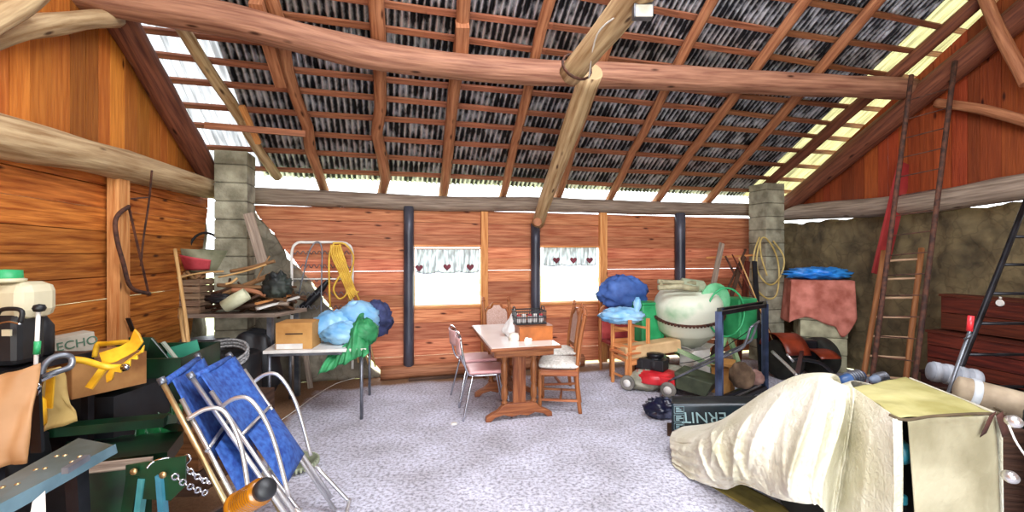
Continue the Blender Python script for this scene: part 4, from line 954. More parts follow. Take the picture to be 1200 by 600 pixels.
# branches heap
random.seed(21)
bl = ['long pale stick across the front of the firewood heap', 'long pale stick sloping up to the pillar', 'dark branch at the top of the heap', 'thick brown branch in the middle of the heap', 'curved branch pointing to the left', 'short sawn stick on the right of the heap', 'dark thin branch behind the others', 'brown branch lying along the bench back', 'forked looking branch at the right', 'thin twig sticking up from the heap', 'reddish split log in the heap', 'pale split log beside the white ring', 'dark twisted branch at the bottom', 'grey barked log at the bottom right']
bp = [((207, 326), (262, 318), .010), ((256, 325), (312, 310), .010), ((270, 318), (322, 306), .018), ((262, 345), (318, 322), .028), ((246, 352), (275, 335), .02), ((264, 333), (278, 326), .013), ((290, 352), (330, 330), .016), ((255, 334), (322, 338), .022), ((300, 345), (336, 352), .018), ((300, 330), (316, 300), .008), ((272, 340), (312, 346), .026), ((262, 355), (282, 352), .022), ((270, 360), (325, 354), .026), ((300, 362), (338, 356), .024)]
for k, ((x0, y0), (x1, y1), r) in enumerate(bp):
    Y0 = 4.62 + .03 * (k % 5); pts = [V(x0, y0, Y0), V((x0 + x1) / 2, (y0 + y1) / 2 + random.uniform(-3, 3), Y0 + .04), V(x1, y1, Y0 + .08)]
    m_ = MB(); m_.tube(cr(pts, 5), r, 9, wob=.25, seed=k)
    solo(m_, 'firewood_branch', bl[k], 'branch', [STK, STK, BRAN, BRAN, DKW, STK, DKW, BRAN, BRAN, BRAN, RAFT, STK, DKW, GREYW][k], 'firewood heaped on the bench')
m_ = MB()
for k in range(110):
    p = bn(random.uniform(.45, .98), random.uniform(.2, .8), random.uniform(.02, .26) ); d_ = Vector((random.uniform(-1, 1), random.uniform(-.4, .4), random.uniform(-.25, .4))).normalized() * random.uniform(.06, .16)
    m_.tube([p - d_, p + d_ * .1 + Vector((0, 0, .01)), p + d_], random.uniform(.008, .02), 6, wob=.3, seed=k)
o = solo(m_, 'brushwood', 'tangle of small brown brushwood filling the heap on the bench', 'brushwood', wood('dark_brush_wood', '24160e', '6a4a30', 0.4, knots=False)); o['kind'] = 'stuff'
m_ = MB(); c_ = V(276, 352, 4.55); m_.lathe([(.055, -.12), (.065, -.12), (.07, 0), (.065, .12), (.055, .12), (.05, 0), (.055, -.12)], c_ + Vector((0, 0, .0)), (.8, .3, .55), 20)
solo(m_, 'cardboard_tube', 'short pale tube lying across the front of the heap', 'tube', mat('pale_tube', 'a8a888', 'd8d8b8', .6))
m_ = MB(); m_.blob(V(258, 350, 4.62), (.14, .08, .045), amp=.2, seed=51, sharp=True); solo(m_, 'black_cloth', 'black pointed rag hanging off the heap on bench', 'cloth', DARK)
# chainsaw like pruning tool and boxes on the right end
m_ = MB(); m_.blob(V(325, 335, 4.72), (.13, .09, .13), amp=.22, seed=55, sharp=True, flat=.12); solo(m_, 'dark_bag', 'dark crumpled bag at the right end of the bench heap', 'bag', mat('dark_green_bag', '14181a', '343c34', .6))
for k, (x0, y0, x1, y1, w_) in enumerate(((302, 362, 350, 348, .035), (300, 356, 340, 346, .03))):
    m_ = MB(); m_.bar(V(x0, y0, 4.55), V(x1, y1, 5.0), w_, .02); solo(m_, 'white_board', ['lower', 'upper'][k] + ' pale board of the two lying on the right end of the bench', 'board', PINE if k else WHITEP)
# leaning board on the pillar and masonry
m_ = MB(); a_ = V(291, 250, 4.80); b_ = V(309, 311, 4.80); m_.bar(a_, b_, .10, .02, U); solo(m_, 'leaning_board', 'narrow grey board leaning against the left block pillar', 'board', GREYW)
# leaning sticks before the bench
for k, (x0, y0, Y0, x1, y1, Y1, r, lb) in enumerate(((222, 432, 3.9, 205, 292, 4.35, .016, 'long pale pole leaning against the bench front'), (216, 430, 3.85, 211, 362, 4.2, .02, 'short pale stake standing beside the long leaning pole'))):
    b_ = V(x1, y1, Y1); a_ = V(x0, y0, Y0); d = a_ - b_; a_ = b_ + d * ((b_.z - 0.35) / (b_.z - a_.z)); m_ = MB(); m_.tube(cr([a_, (a_ + b_) / 2 + Vector((.02, 0, 0)), b_], 5), r, 8, wob=.1)
    solo(m_, 'wooden_pole', lb, 'pole', STK)
# dark cloth, rope coil and barrels under the bench
m_ = MB(); m_.blob((-2.72, 4.74, .42), (.30, .17, .42), amp=.08, seed=60, flat=.415); solo(m_, 'black_sack', 'tall black sack standing under the bench', 'sack', DARK)
m_ = MB(); m_.lathe([(.20, 0), (.22, .02), (.22, .7), (.20, .72), (0, .72)], (-3.25, 4.85, 0), seg=26); solo(m_, 'barrel', 'dark grey drum standing under the left of the bench', 'barrel', mat('dark_drum', '28282a', '48484a', .5))
rc = V(262, 412, 4.25); m_ = MB()
for k in range(3): m_.tube([rc + Vector((.22 * math.cos(q * .3), .12 * math.sin(q * .3) , .10 * math.sin(q * .3) * .9 - .03 * k)) for q in range(21)], .014, 7, closed=True)
solo(m_, 'rope_coil', 'grey twisted rope coil hanging under the bench edge', 'rope', mat('grey_rope', '5c5c5c', 'a8a8a8', .8, scale=60))
m_ = MB(); m_.lathe([(.21, 0), (.23, .02), (.23, .64), (.20, .66), (0, .66)], (rc.x, rc.y + .18, 0), seg=22); solo(m_, 'barrel', 'black drum below the grey rope coil', 'barrel', DARK)
# ---- white topped table
tA, tB, tC, tD = V(309, 416, 4.30), V(436, 410, 4.30), V(436, 396, 5.1), V(330, 398, 5.1)
hz = .70
P4 = [Vector((-2.36, 4.28, hz)), Vector((-1.42, 4.40, hz)), Vector((-1.60, 5.25, hz)), Vector((-2.54, 5.1, hz))]
t = thing('side_table', 'white topped table on thin steel legs with box and bags', 'table', (-2.0, 4.7, 0))
m_ = MB(); m_.hexa([p - Z * .03 for p in P4] + P4); m_.build('tabletop', WHITEP, t, bevel=.004)
c_ = sum(P4, Vector()) / 4
for p in P4:
    q = p + (c_ - p) * .10; MB().tube([Vector((q.x, q.y, 0)), Vector((q.x, q.y, hz - .03))], .016, 10).build('leg', STEEL, t)
m_ = MB()
for k in range(4):
    q0 = P4[k] + (c_ - P4[k]) * .10; q1 = P4[(k + 1) % 4] + (c_ - P4[(k + 1) % 4]) * .10; m_.bar(q0 - Z * .045, q1 - Z * .045, .02, .03)
m_.build('rails', STEEL, t)
t = carton((-2.12, 4.50, hz + .002), (.33, .28, .25), .12, 'brown cardboard box with a dark slot on the white topped table', CARD)
MB().box((-2.12 + .02, 4.50 - .144, hz + .15), (.16, .004, .012), (Vector((math.cos(.12), math.sin(.12), 0)), Vector((-math.sin(.12), math.cos(.12), 0)), Z)).build('hand_slot', DKW, t)
t.name = 'cardboard_box'
MB().box((-2.14, 4.50 - .150, hz + .03), (.24, .006, .05), (Vector((math.cos(.12), math.sin(.12), 0)), Vector((-math.sin(.12), math.cos(.12), 0)), Z)).build('paper_strip', WHITEP, t)
for k, (x, y, z_, r3, lb) in enumerate(((-1.88, 4.75, .16, (.20, .18, .16), 'light blue plastic bag next to the cardboard box'), (-1.66, 4.85, .20, (.22, .18, .19), 'big light blue plastic bag in the middle of the white topped table'), (-1.72, 4.62, .11, (.20, .13, .11), 'low light blue bag at the front of the pile on the white table'))):
    m_ = MB(); m_.blob((x, y, hz + z_), r3, amp=.13, freq=2.4, seed=70 + k, sharp=True, flat=r3[2] * .95); solo(m_, 'plastic_bag', lb, 'bag', LBLUE, 'light blue bags on the white table')
m_ = MB(); m_.blob((-1.50, 5.02, hz + .20), (.16, .14, .19), amp=.14, seed=77, sharp=True, flat=.19); solo(m_, 'dark_cloth', 'dark blue patterned cloth bundle at the right end of the white table', 'cloth', NAVY)
# green cloth draped over the corner
def gcl(p, q):
    x = -1.86 + .42 * p; ang = p * 3.0
    front = Vector((-1.86 + .48 * p, 4.33 + .06 * p, hz - .04 - .20 * (1 - p) - .0))
    topz = hz + .03 + .34 * math.exp(-((p - .68) / .22) ** 2)
    back = Vector((-1.74 + .30 * p, 4.78, topz - .1))
    mid = Vector((-1.80 + .36 * p, 4.48, topz))
    b0_, b1_, b2_ = (1 - q) ** 2, 2 * q * (1 - q), q * q
    v_ = front * b0_ + mid * (b1_ * 1.0) + back * b2_
    n_ = .022 * math.sin(p * 19 + q * 3) + .015 * math.sin(p * 33 - q * 7) 
    return v_ + Vector((0, -abs(n_) * 1.2, n_ * (0.4 + q)))
m_ = MB(); m_.grid(gcl, 50, 24); m_.blob((-1.50, 4.60, hz + .12), (.13, .14, .13), amp=.14, seed=80, sharp=True, flat=.115); solo(m_, 'green_cloth', 'bright green cloth hanging over the front of the white table', 'cloth', GCLOTH, solid=.004)
# folding bed frame with hoses
t = thing('bed_frame', 'upright white tubular folding bed frame with wire mesh against back wall', 'bed frame', (BW(378, 420, .35).x, BW(378, 420, .35).y, 0))
f0 = lambda x, y: BW(x, y, .22)
m_ = MB(); m_.tube(cr([f0(342, 432), f0(342, 330), f0(342, 296), f0(348, 285), f0(362, 284), f0(395, 284), f0(407, 286), f0(413, 296), f0(413, 330), f0(413, 432)], 6), .016, 10); m_.build('outer_tube', WHITEP, t)
m_ = MB(); m_.tube([f0(342, 327), f0(413, 327)], .010, 8); m_.build('cross_tube', WHITEP, t)
m_ = MB()
for r_ in range(7):
    y = 296 + r_ * 16; m_.tube([f0(344 + k * 67 / 60, y + 2.2 * math.sin(k * 1.1)) for k in range(61)], .005, 4)
m_.build('spring_mesh', STEEL, t)
random.seed(5)
def lp_(pts, Y=None): return [BW(x, y, .30) for x, y in pts]
loops = []
for k in range(6):
    o_ = k * 2.2
    loops.append([(388 + o_, 287), (389 + o_, 300), (397 + o_, 318), (406 + o_ * .9, 340), (411 + o_ * .9, 352 - k * 2)])
coil([lp_(l) for l in loops] + [lp_([(392, 284), (386, 300), (386, 340), (387, 360)]), lp_([(402, 318), (394, 330), (391, 340), (397, 350), (405, 346), (408, 335), (412, 318), (414, 300), (404, 286), (390, 285)]), lp_([(398, 286), (404, 305), (414, 335), (421, 352)])],
     .012, HOSE, 'garden_hose', 'bright yellow hose looped over the folding bed frame', 'hose')
coil([lp_([(350, 345), (356, 320), (362, 296), (370, 284), (377, 290), (377, 320), (376, 380)])], .009, STEEL, 'grey_cable', 'grey cable loop hanging on the left of the folding bed frame', 'cable')
m_ = MB(); m_.tube(cr([BW(353, 362, .18), BW(370, 345, .18), BW(388, 325, .2)], 5), [.04, .05, .05, .05, .05, .05, .045, .04, .03, .02, .02], 9, wob=.3); solo(m_, 'dark_brush', 'dark broom head leaning behind the bed frame', 'broom', DARKM)
# twigs by the bed frame foot
random.seed(9)
for k, (x0, y0, x1, y1) in enumerate(((420, 425, 408, 350), (432, 428, 415, 362), (440, 430, 428, 380))):
    m_ = MB(); m_.tube([BW(x0, y0, .2), BW(x1, y1, .08)], .010, 6); solo(m_, 'wooden_stick', ['left', 'middle', 'right'][k] + ' thin stick of the three leaning right of the bed frame', 'stick', STK, 'thin sticks by the bed frame')
# wooden slats leaning under the white table
for k, x in enumerate((338, 356)):
    m_ = MB(); a_ = G(x + 8, 455); b_ = a_ + Vector((-.12, .12, .42)); m_.bar(a_ + Z * .0, b_, .06, .02, U); solo(m_, 'leaning_plank', ['left', 'right'][k] + ' grey slat of the two leaning under the white table', 'slat', GREYW)
# wire on the floor
coil([[G(330, 492, .01), G(350, 478, .01), G(372, 462, .01), G(398, 448, .01), G(430, 440, .01)]], .004, WHITEP, 'floor_wire', 'thin white wire trailing over the floor under the white table', 'wire')
# rubber dish on the floor behind the folding chairs
p = G(345, 548); t = thing('rubber_dish', 'round greenish rubber dish with a ribbed rim on the gravel', 'dish', p)
MB().lathe([(.10, .005), (.15, .02), (.17, .05), (.155, .055), (.13, .03), (0, .02)], p, seg=30).build('dish_body', mat('green_rubber', '5c6450', '848c74', .6), t)
m_ = MB()
for k in range(36): q = k * math.pi / 18; m_.box(p + Vector((.170 * math.cos(q), .170 * math.sin(q), .038)), (.012, .012, .03), (Vector((math.cos(q), math.sin(q), 0)), Vector((-math.sin(q), math.cos(q), 0)), Z))
m_.build('ribbed_rim', mat('pale_rubber', '8c947c', 'b4bca0', .6), t)
# ================================================================== folding camp chairs
def folding_chair(label, top, foot, wv, mt, m_arm, depth=.055, grp='blue folding camp chairs', arms=True):
    """top, foot: ends of the near frame side; wv: vector across the chair"""
    top = Vector(top); foot = Vector(foot); wv = Vector(wv); d = (foot - top); L_ = d.length; d.normalize(); n = d.cross(wv).normalized()
    if n.x < 0: n = -n
    t = thing('folding_chair', label, 'folding chair', (foot + wv / 2) * 1.0, group=grp); t.location.z = 0
    for s_ in (0, 1):
        o = wv * s_
        MB().tube([top + o, top + o + d * L_ * .5, foot + o], .0125, 10).build('back_tube', mt, t)
        MB().tube([top + o * .94 + wv * .03 + d * .12 + n * .03, top + o * .94 + wv * .03 + d * L_ * .93 + n * .03], .011, 8).build('seat_tube', m_arm, t)
        if arms:
            MB().tube(cr([top + o + d * .22 + n * .02, top + o + d * .22 + n * .11, top + o + d * .28 + n * .17, top + o + d * .48 + n * .16, top + o + d * .80 + n * .06], 5), .0115, 8).build('armrest', m_arm, t)
    MB().tube(cr([foot + d * -.30 + n * .05, foot - d * .02 + n * .09, foot + n * .1 + wv * .06, foot + n * .1 + wv * .94, foot - d * .02 + wv + n * .09, foot - d * .30 + wv + n * .05], 5), .012, 8).build('foot_loop', m_arm, t)
    MB().tube([top + d * .40 + n * .03, top + d * .40 + wv + n * .03], .010, 8).build('cross_tube', m_arm, t)
    m_ = MB(); m_.tube([top + d * .012 + wv * .04, top + d * .012 + wv * .96], .018, 8); m_.build('top_rail_sleeve', BLUEF, t)
    m_ = MB(); m_.grid(lambda p, q: top + wv * (.04 + .92 * p) + d * (.02 + .46 * q) + n * (.03 - .03 * math.sin(p * math.pi)), 12, 12); m_.build('back_canvas', BLUEF, t, solid=.004)
    m_ = MB(); m_.grid(lambda p, q: top + wv * (.07 + .86 * p) + d * (.42 + .34 * q) + n * (.05 + .05 * math.sin(p * math.pi) * math.sin(q * math.pi)), 12, 12); m_.build('seat_canvas', BLUEF, t, solid=.004)
    for s_ in (0, 1): MB().lathe([(.016, -.004), (.018, 0), (.018, .03), (0, .032)], top + wv * s_ + d * .01, -d, 12).build('end_cap', STEEL, t)
    return t
folding_chair('blue folding camp chair at the back of the leaning pair, with yellowed tubes', V(190, 447, 2.20), (-1.17, 2.18, .012), Vector((-.20, .54, 0)), BRASSY, ALU)
folding_chair('blue folding camp chair at the front of the leaning pair, with bright aluminium tubes', V(224, 441, 2.34), (-1.00, 2.34, .012), Vector((-.10, .48, 0)), ALU, ALU)
# amber ribbed grip
gp_ = V(296, 582, 1.62); t = thing('ribbed_grip', 'amber ribbed plastic handle grip with a black collar in the foreground', 'handle', gp_)
axg = (V(322, 566, 1.55) - V(262, 602, 1.75)).normalized(); AMB = mat('amber_plastic', '5c3204', 'a0640c', .25, coat=.3)
pr = []
for k in range(9):
    h = -.09 + k * .018; pr += [(.040, h), (.047, h + .004), (.047, h + .011), (.040, h + .015)]
MB().lathe([(0, -.092)] + pr + [(.03, .078), (0, .08)], gp_, axg, 22).build('grip_body', AMB, t)
MB().lathe([(0, .079), (.036, .08), (.038, .105), (.030, .12), (0, .122)], gp_, axg, 20).build('collar', DARK, t)
MB().tube([gp_ - axg * .09, gp_ - axg * .5], .026, 12).build('shaft', DARKM, t)
MB().lathe([(.0, -.14), (.045, -.139), (.05, -.12), (.045, -.095), (0, -.094)], gp_, axg, 20).build('rear_ring', AMB, t)
# ================================================================== green machine and dumped tools, far left
GX, GY = DW * -1, NW
gm = Vector((-2.1, 2.55, 0))
t = thing('garden_trailer', 'dark green metal garden trailer with drop sides filled with tools', 'trailer', gm)
def q_(px, py, Y): return V(px, py, Y)
# upper tub behind
m_ = MB(); A, B = V(70, 478, 2.95), V(212, 470, 3.15); up_ = Z * .30; bk = Vector((-.12, .60, 0))
for (p0_, p1_) in ((A, B), (B, B + bk), (B + bk, A + bk), (A + bk, A)):
    m_.hexa([p0_, p1_, p1_ + NW * .0 + (bk.normalized() * .02), p0_ + (bk.normalized() * .02), p0_ + up_, p1_ + up_, p1_ + up_ + bk.normalized() * .02, p0_ + up_ + bk.normalized() * .02])
m_.hexa([A, B, B + bk, A + bk, A + Z * .02, B + Z * .02, B + bk + Z * .02, A + bk + Z * .02]); m_.build('upper_tub', GREEND, t)
# lower rails/plates
m_ = MB(); m_.bar(V(20, 508, 2.45), V(196, 492, 2.65), .05, .10, Z); m_.bar(V(196, 492, 2.65), V(214, 500, 2.9), .05, .10, Z); m_.build('side_rail', GREEND, t)
m_ = MB(); m_.hexa([V(60, 566, 2.15), V(196, 548, 2.25), V(215, 520, 2.75), V(80, 530, 2.75), V(60, 545, 2.15), V(196, 530, 2.25), V(215, 505, 2.75), V(80, 515, 2.75)]); m_.build('lower_tray', GREEND, t)
m_ = MB(); m_.bar(V(95, 550, 2.0), V(178, 541, 2.1), .035, .035); m_.build('front_bar', GREYW, t)
m_ = MB(); m_.hexa([V(95, 640, 1.98), V(178, 640, 2.08), V(178, 640, 2.13), V(95, 640, 2.03), V(95, 556, 1.98), V(178, 548, 2.08), V(178, 548, 2.13), V(95, 556, 2.03)]); m_.build('front_panel', GREEND, t)
for k, (x0, y0, x1, y1, mm_) in enumerate(((158, 556, 142, 660, GREEND), (188, 556, 196, 660, mat('blue_green_leg', '1c5468', '3c7c90', .4)), (168, 560, 156, 660, mat('teal_leg_edge', '2c6c70', '4c9090', .4)))):
    MB().bar(V(x0, y0, 1.95), V(x1, y1, 1.95), .05 if k == 0 else .025, .03, (1, 0, 0)).build('leg', mm_, t)
m_ = MB(); m_.prism([(0, 0), (.24, .03), (.24, -.10), (.18, -.16), (0, -.14)], V(148, 545, 1.94), (1, .1, 0), Z, .008); m_.build('hinge_plate', GREEND, t)
for x, y in ((158, 552), (192, 556)): MB().lathe([(0, 0), (.014, .001), (.014, .010), (0, .011)], V(x, y, 1.925), (0, -1, 0), 12).build('bolt', BRASSY, t)
# green sheet tarp
m_ = MB(); ga, gb_, gc, gd = V(160, 540, 2.7), V(212, 510, 2.9), V(215, 470, 3.0), V(165, 498, 2.75)
m_.grid(lambda p, q: (ga * (1 - p) + gb_ * p) * (1 - q) + (gd * (1 - p) + gc * p) * q + Vector((0, -.04 * abs(math.sin(p * 11 + q * 2)), .02 * math.sin(p * 17))), 30, 10); solo(m_, 'green_sack', 'shiny dark green plastic sack hanging over the trailer side', 'sack', mat('shiny_green', '083818', '208848', .3, scale=6), solid=.004)
# leaning green box lid with white edge and teal panel
m_ = MB(); m_.hexa([V(162, 450, 3.3), V(215, 440, 3.35), V(215, 440, 3.4), V(162, 450, 3.4), V(150, 395, 3.3), V(178, 395, 3.35), V(180, 395, 3.4), V(150, 395, 3.4)]); solo(m_, 'green_bin', 'dark green slope sided bin behind the yellow saw tool', 'bin', GREEND, bevel=.01)
m_ = MB(); m_.bar(V(191, 401, 3.28), V(222, 440, 3.28), .03, .012); solo(m_, 'metal_strip', 'pale metal edge strip leaning on the green bin', 'strip', mat('pale_strip', '8c9484', 'b0b8a8', .5))
m_ = MB(); m_.hexa([V(196, 432, 3.6), V(240, 430, 3.6), V(240, 430, 3.65), V(196, 432, 3.65), V(196, 408, 3.6), V(231, 398, 3.6), V(231, 398, 3.65), V(196, 408, 3.65)]); solo(m_, 'teal_panel', 'light teal green panel propped behind the folding chairs', 'panel', TEAL)
m_ = MB(); m_.box((-2.75, 3.75, .22), (1.3, .5, .44)); solo(m_, 'wooden_crate', 'long low dark crate under the green bin and the teal panel', 'crate', DKW)
m_ = MB(); m_.box((-2.72, 2.95, .38), (.70, .52, .76)); solo(m_, 'wooden_crate', 'tall black crate carrying the cardboard box and the printed carton', 'crate', DARK)
m_ = MB(); m_.box((-2.38, 3.3, .30), (.6, .6, .26)); solo(m_, 'wooden_board_stack', 'brown board stack behind the trailer tub', 'boards', wood('stack_wood', '5a3820', '94643c', .2))
m_ = MB(); m_.box((-2.38, 3.3, .08), (.6, .6, .16)); solo(m_, 'wooden_crate', 'dark plinth crate under the brown board stack', 'crate', DKW)
# big cardboard box with the yellow bow saw blade tool, ECHO carton
Xc = (V(150, 440, 2.75) - V(82, 452, 2.5)); Xc.z = 0; Xc.normalize(); Yc = Vector((-Xc.y, Xc.x, 0))
t = carton(V(112, 454, 2.75), (.36, .34, .20), math.atan2(Xc.y, Xc.x), 'brown cardboard box under the yellow toothed tool', mat('box_brown', '7a4c24', 'a87844', .85))
t2 = thing('printed_carton', 'long pale grey carton with green lettering behind the yellow tool', 'box', V(84, 418, 2.85))
e0 = V(58, 420, 2.75); e1 = V(112, 408, 2.95); dx_ = e1 - e0; ln = dx_.length; dx_.normalize(); nn = Vector((dx_.y, -dx_.x, 0)).normalized(); mid = (e0 + e1) / 2
m_ = MB(); m_.box(mid - nn * .07 + Z * .045, (ln, .14, .13), (dx_, -nn, nn.cross(dx_) * -1 if (nn.cross(dx_)).z < 0 else nn.cross(dx_))); m_.build('carton_body', mat('pale_grey_carton', '9c9484', 'bcb4a4', .8), t2, bevel=.004)
GT = mat('green_print', '3c5c48', '587a64', .7)
text('ECHO', .075, frame(mid + nn * .004 + Z * .055 + dx_ * .02, dx_, nn), GT, 'printed_lettering', t2)
MB().box(mid + nn * .003 + Z * .055 - dx_ * .115, (.035, .004, .05), (dx_, nn, Z)).build('printed_square', GT, t2)
# yellow toothed tool: two toothed jaws on a bent handle
t = thing('toothed_tool', 'yellow painted lifting tongs with toothed jaws and bent tube handle', 'tool', V(128, 425, 2.5))
YT = YEL; X3 = Vector((1, .15, 0)).normalized()
def zz(pts, n=6, dep=.035):
    out = []; 
    a, b = Vector(pts[0]), Vector(pts[1]); d = (b - a); per = Vector((d.y, -d.x)).normalized()
    for k in range(n): out += [a + d * (k / n), a + d * ((k + .5) / n) + per * dep]
    return [tuple(p) for p in out + [b]]
O_ = V(128, 425, 2.45); s_ = 2.45 / F
def pp2(px, py): return ((px - 128) * s_, (425 - py) * s_)
m_ = MB(); m_.prism([pp2(*p) for p in ((118, 413), (140, 406), (150, 400), (155, 386), (160, 392), (164, 402), (157, 412), (147, 418), (136, 424), (122, 428))], O_, X3, Z, .014); m_.build('upper_jaw', YT, t, bevel=.003)
m_ = MB(); m_.prism([pp2(*p) for p in ((130, 438), (134, 432), (148, 425), (165, 412), (170, 404), (169, 413), (163, 414), (163, 421), (156, 420), (155, 429), (148, 427), (146, 436), (139, 434), (137, 443), (131, 447))], O_ - Vector((0, .03, 0)), X3, Z, .014); m_.build('toothed_jaw', YT, t, bevel=.003)
MB().tube(cr([V(82, 421, 2.3), V(100, 423, 2.35), V(125, 430, 2.42), V(150, 430, 2.45)], 6), .017, 10).build('tube_handle', YT, t)
MB().bar(V(104, 455, 2.40), V(124, 428, 2.46), .04, .012, (1, 0, 0)).build('flat_arm', YT, t)
MB().tube(cr([V(111, 418, 2.6), V(114, 404, 2.6), V(122, 403, 2.6), V(148, 401, 2.55), V(152, 404, 2.5)], 4), .014, 8).build('bow_handle', YT, t)
MB().lathe([(0, 0), (.02, .001), (.02, .016), (0, .017)], V(148, 430, 2.42), (0, -1, 0), 12).build('pivot_bolt', CHROME, t)
# silver spring buckle handle
t = thing('hedge_trimmer', 'grey hoop handled tool lying across the foreground tools', 'tool', V(65, 430, 2.15))
MB().tube(cr([V(48, 440, 2.1), V(52, 428, 2.12), V(62, 419, 2.15), (V(76, 416, 2.18)), V(84, 420, 2.2), V(82, 430, 2.18), V(66, 436, 2.13), V(50, 442, 2.1)], 6), .014, 8).build('hoop_handle', STEEL, t)
MB().bar(V(48, 446, 2.08), V(84, 430, 2.18), .012, .012).build('steel_bar', CHROME, t)
m_ = MB(); m_.tube(cr([V(32, 452, 2.05), V(40, 448, 2.05), V(46, 452, 2.05), V(44, 462, 2.05), V(34, 462, 2.05)], 4), .007, 6); m_.tube(cr([V(34, 456, 2.03), V(46, 456, 2.03)], 2), .007, 6); m_.build('buckle', CHROME, t)
MB().bar(V(40, 440, 2.06), V(44, 530, 2.06), .05, .015, (1, 0, 0)).build('dark_strap', DARK, t)
# leather / canvas aprons
def sheet(name, label, cat, pts, m, solid=.01, wav=.02, seed=0, n=16):
    """quad sheet from four corners (lower left, lower right, upper right, upper left)"""
    a, b, c, d = [Vector(p) for p in pts]; mb = MB()
    mb.grid(lambda p, q: (a * (1 - p) + b * p) * (1 - q) + (d * (1 - p) + c * p) * q + Vector((0, 1, .3)) * (wav * noise.noise(Vector((p * 2.5 + seed, q * 2.5, 0))) * 2), n, n)
    return solo(mb, name, label, cat, m, solid=solid)
sheet('leather_apron', 'big tan leather piece hanging at the left edge of view', 'leather', (V(-40, 560, 1.85), V(36, 540, 1.95), V(42, 428, 2.0), V(-40, 452, 1.9)), mat('tan_leather', '94683e', 'b88a5e', .6, scale=3), seed=2)
sheet('canvas_apron', 'beige canvas piece with a yellow stripe hanging below the hoop handle', 'canvas', (V(50, 506, 2.2), V(90, 494, 2.3), V(70, 430, 2.25), V(50, 434, 2.15)), mat('beige_canvas', 'a88848', 'd4b878', .8, scale=4), seed=5)
m_ = MB(); m_.bar(V(57, 478, 2.15), V(60, 436, 2.13), .035, .008, (1, 0, 0)); solo(m_, 'yellow_strap', 'yellow strap over the beige canvas', 'strap', YEL)
m_ = MB(); m_.lathe([(.045, 0), (.05, .01), (.05, .12), (.03, .14), (0, .14)], V(38, 500, 2.12), seg=16); solo(m_, 'yellow_can', 'small yellow can peeking between leather and strap', 'can', YEL)
# metal channel in the foreground
t = thing('metal_channel', 'long grey green sheet metal channel with bolts crossing the lower left foreground', 'metal channel', V(60, 560, 1.45))
MC = mat('grey_green_metal', '44504c', '68787a', .45, metal=.3, scale=4)
lbk, rbk, rfr, lfr = V(-30, 580, 1.50), V(92, 513, 1.95), V(134, 521, 1.86), V(-30, 606, 1.34)
a0_ = (lbk + lfr) / 2; a1_ = (rbk + rfr) / 2; d_ = (a1_ - a0_).normalized()
tn = (rbk - lbk).cross(lfr - lbk).normalized(); tn = tn if tn.z > 0 else -tn
m_ = MB(); m_.hexa([q - tn * .006 for q in (lfr, rfr, rbk, lbk)] + [lfr, rfr, rbk, lbk]); m_.build('top_face', MC, t, bevel=.002)
m_ = MB(); dn = Vector((0, .012, -.05)); m_.hexa([lfr + dn, rfr + dn * .8, rfr + dn * .8 + Vector((0, .006, 0)), lfr + dn + Vector((0, .006, 0)), lfr, rfr, rfr + Vector((0, .006, 0)), lfr + Vector((0, .006, 0))]); m_.build('side_face', mat('blue_grey_face', '54707c', '7494a0', .4, metal=.3), t)
for fx, fy in ((.15, .3), (.19, .4), (.28, .6), (.45, .4), (.5, .55), (.66, .3), (.70, .45), (.74, .8), (.66, .85)): MB().lathe([(.008, 0), (.008, .005), (0, .008)], lbk.lerp(rbk, fx).lerp(lfr.lerp(rfr, fx), fy), tn, 10).build('bolt', BRASSY, t)
m_ = MB(); m_.bar(V(76, 552, 1.5), V(102, 536, 1.6), .02, .02); m_.build('hinge_plate', STEEL, t)
m_ = MB(); m_.hexa([V(34, 610, 1.35), V(54, 610, 1.35), V(54, 610, 1.4), V(34, 610, 1.4), V(38, 588, 1.35), V(53, 575, 1.35), V(53, 575, 1.4), V(38, 588, 1.4)]); m_.build('white_bracket', WHITEP, t)
MB().bar(a0_ - Z * .05, Vector((a0_.x, a0_.y, .02)), .05, .05).build('support_leg', DARKM, t)
MB().bar(a1_ - Z * .05 - d_ * .1, Vector((a1_.x - .05, a1_.y, .02)), .05, .05).build('support_leg', DARKM, t)
# chains: every link of its own mesh piece inside one part
t = thing('steel_chain', 'two strands of steel chain hanging from the green trailer hook', 'chain', V(225, 560, 1.95))
def chain(a, b, n, sag, nm):
    mb = MB(); a = Vector(a); b = Vector(b)
    P_ = [a + (b - a) * (k / n) - Z * sag * math.sin(math.pi * k / n) for k in range(n + 1)]
    for k in range(n):
        d = P_[k + 1] - P_[k]; l = d.length; d.normalize(); x, y = perp(d); s1 = x if k % 2 else y; c = (P_[k] + P_[k + 1]) / 2
        mb.tube([c + d * (l * .62 * math.cos(q * math.pi / 5)) + s1 * (.011 * math.sin(q * math.pi / 5)) for q in range(10)], .0038, 6, closed=True)
    mb.build(nm, CHROME, t)
chain(V(203, 557, 1.9), V(242, 578, 2.0), 9, .01, 'lower_strand'); chain(V(212, 543, 2.0), V(246, 566, 2.05), 8, .01, 'upper_strand')
MB().tube(cr([V(172, 549, 1.93), V(180, 541, 1.95), V(196, 537, 1.97), V(210, 541, 2.0), V(219, 533, 2.0), V(223, 538, 2.0), V(216, 545, 2.0)], 5), .005, 7).build('spring_hook', CHROME, t)
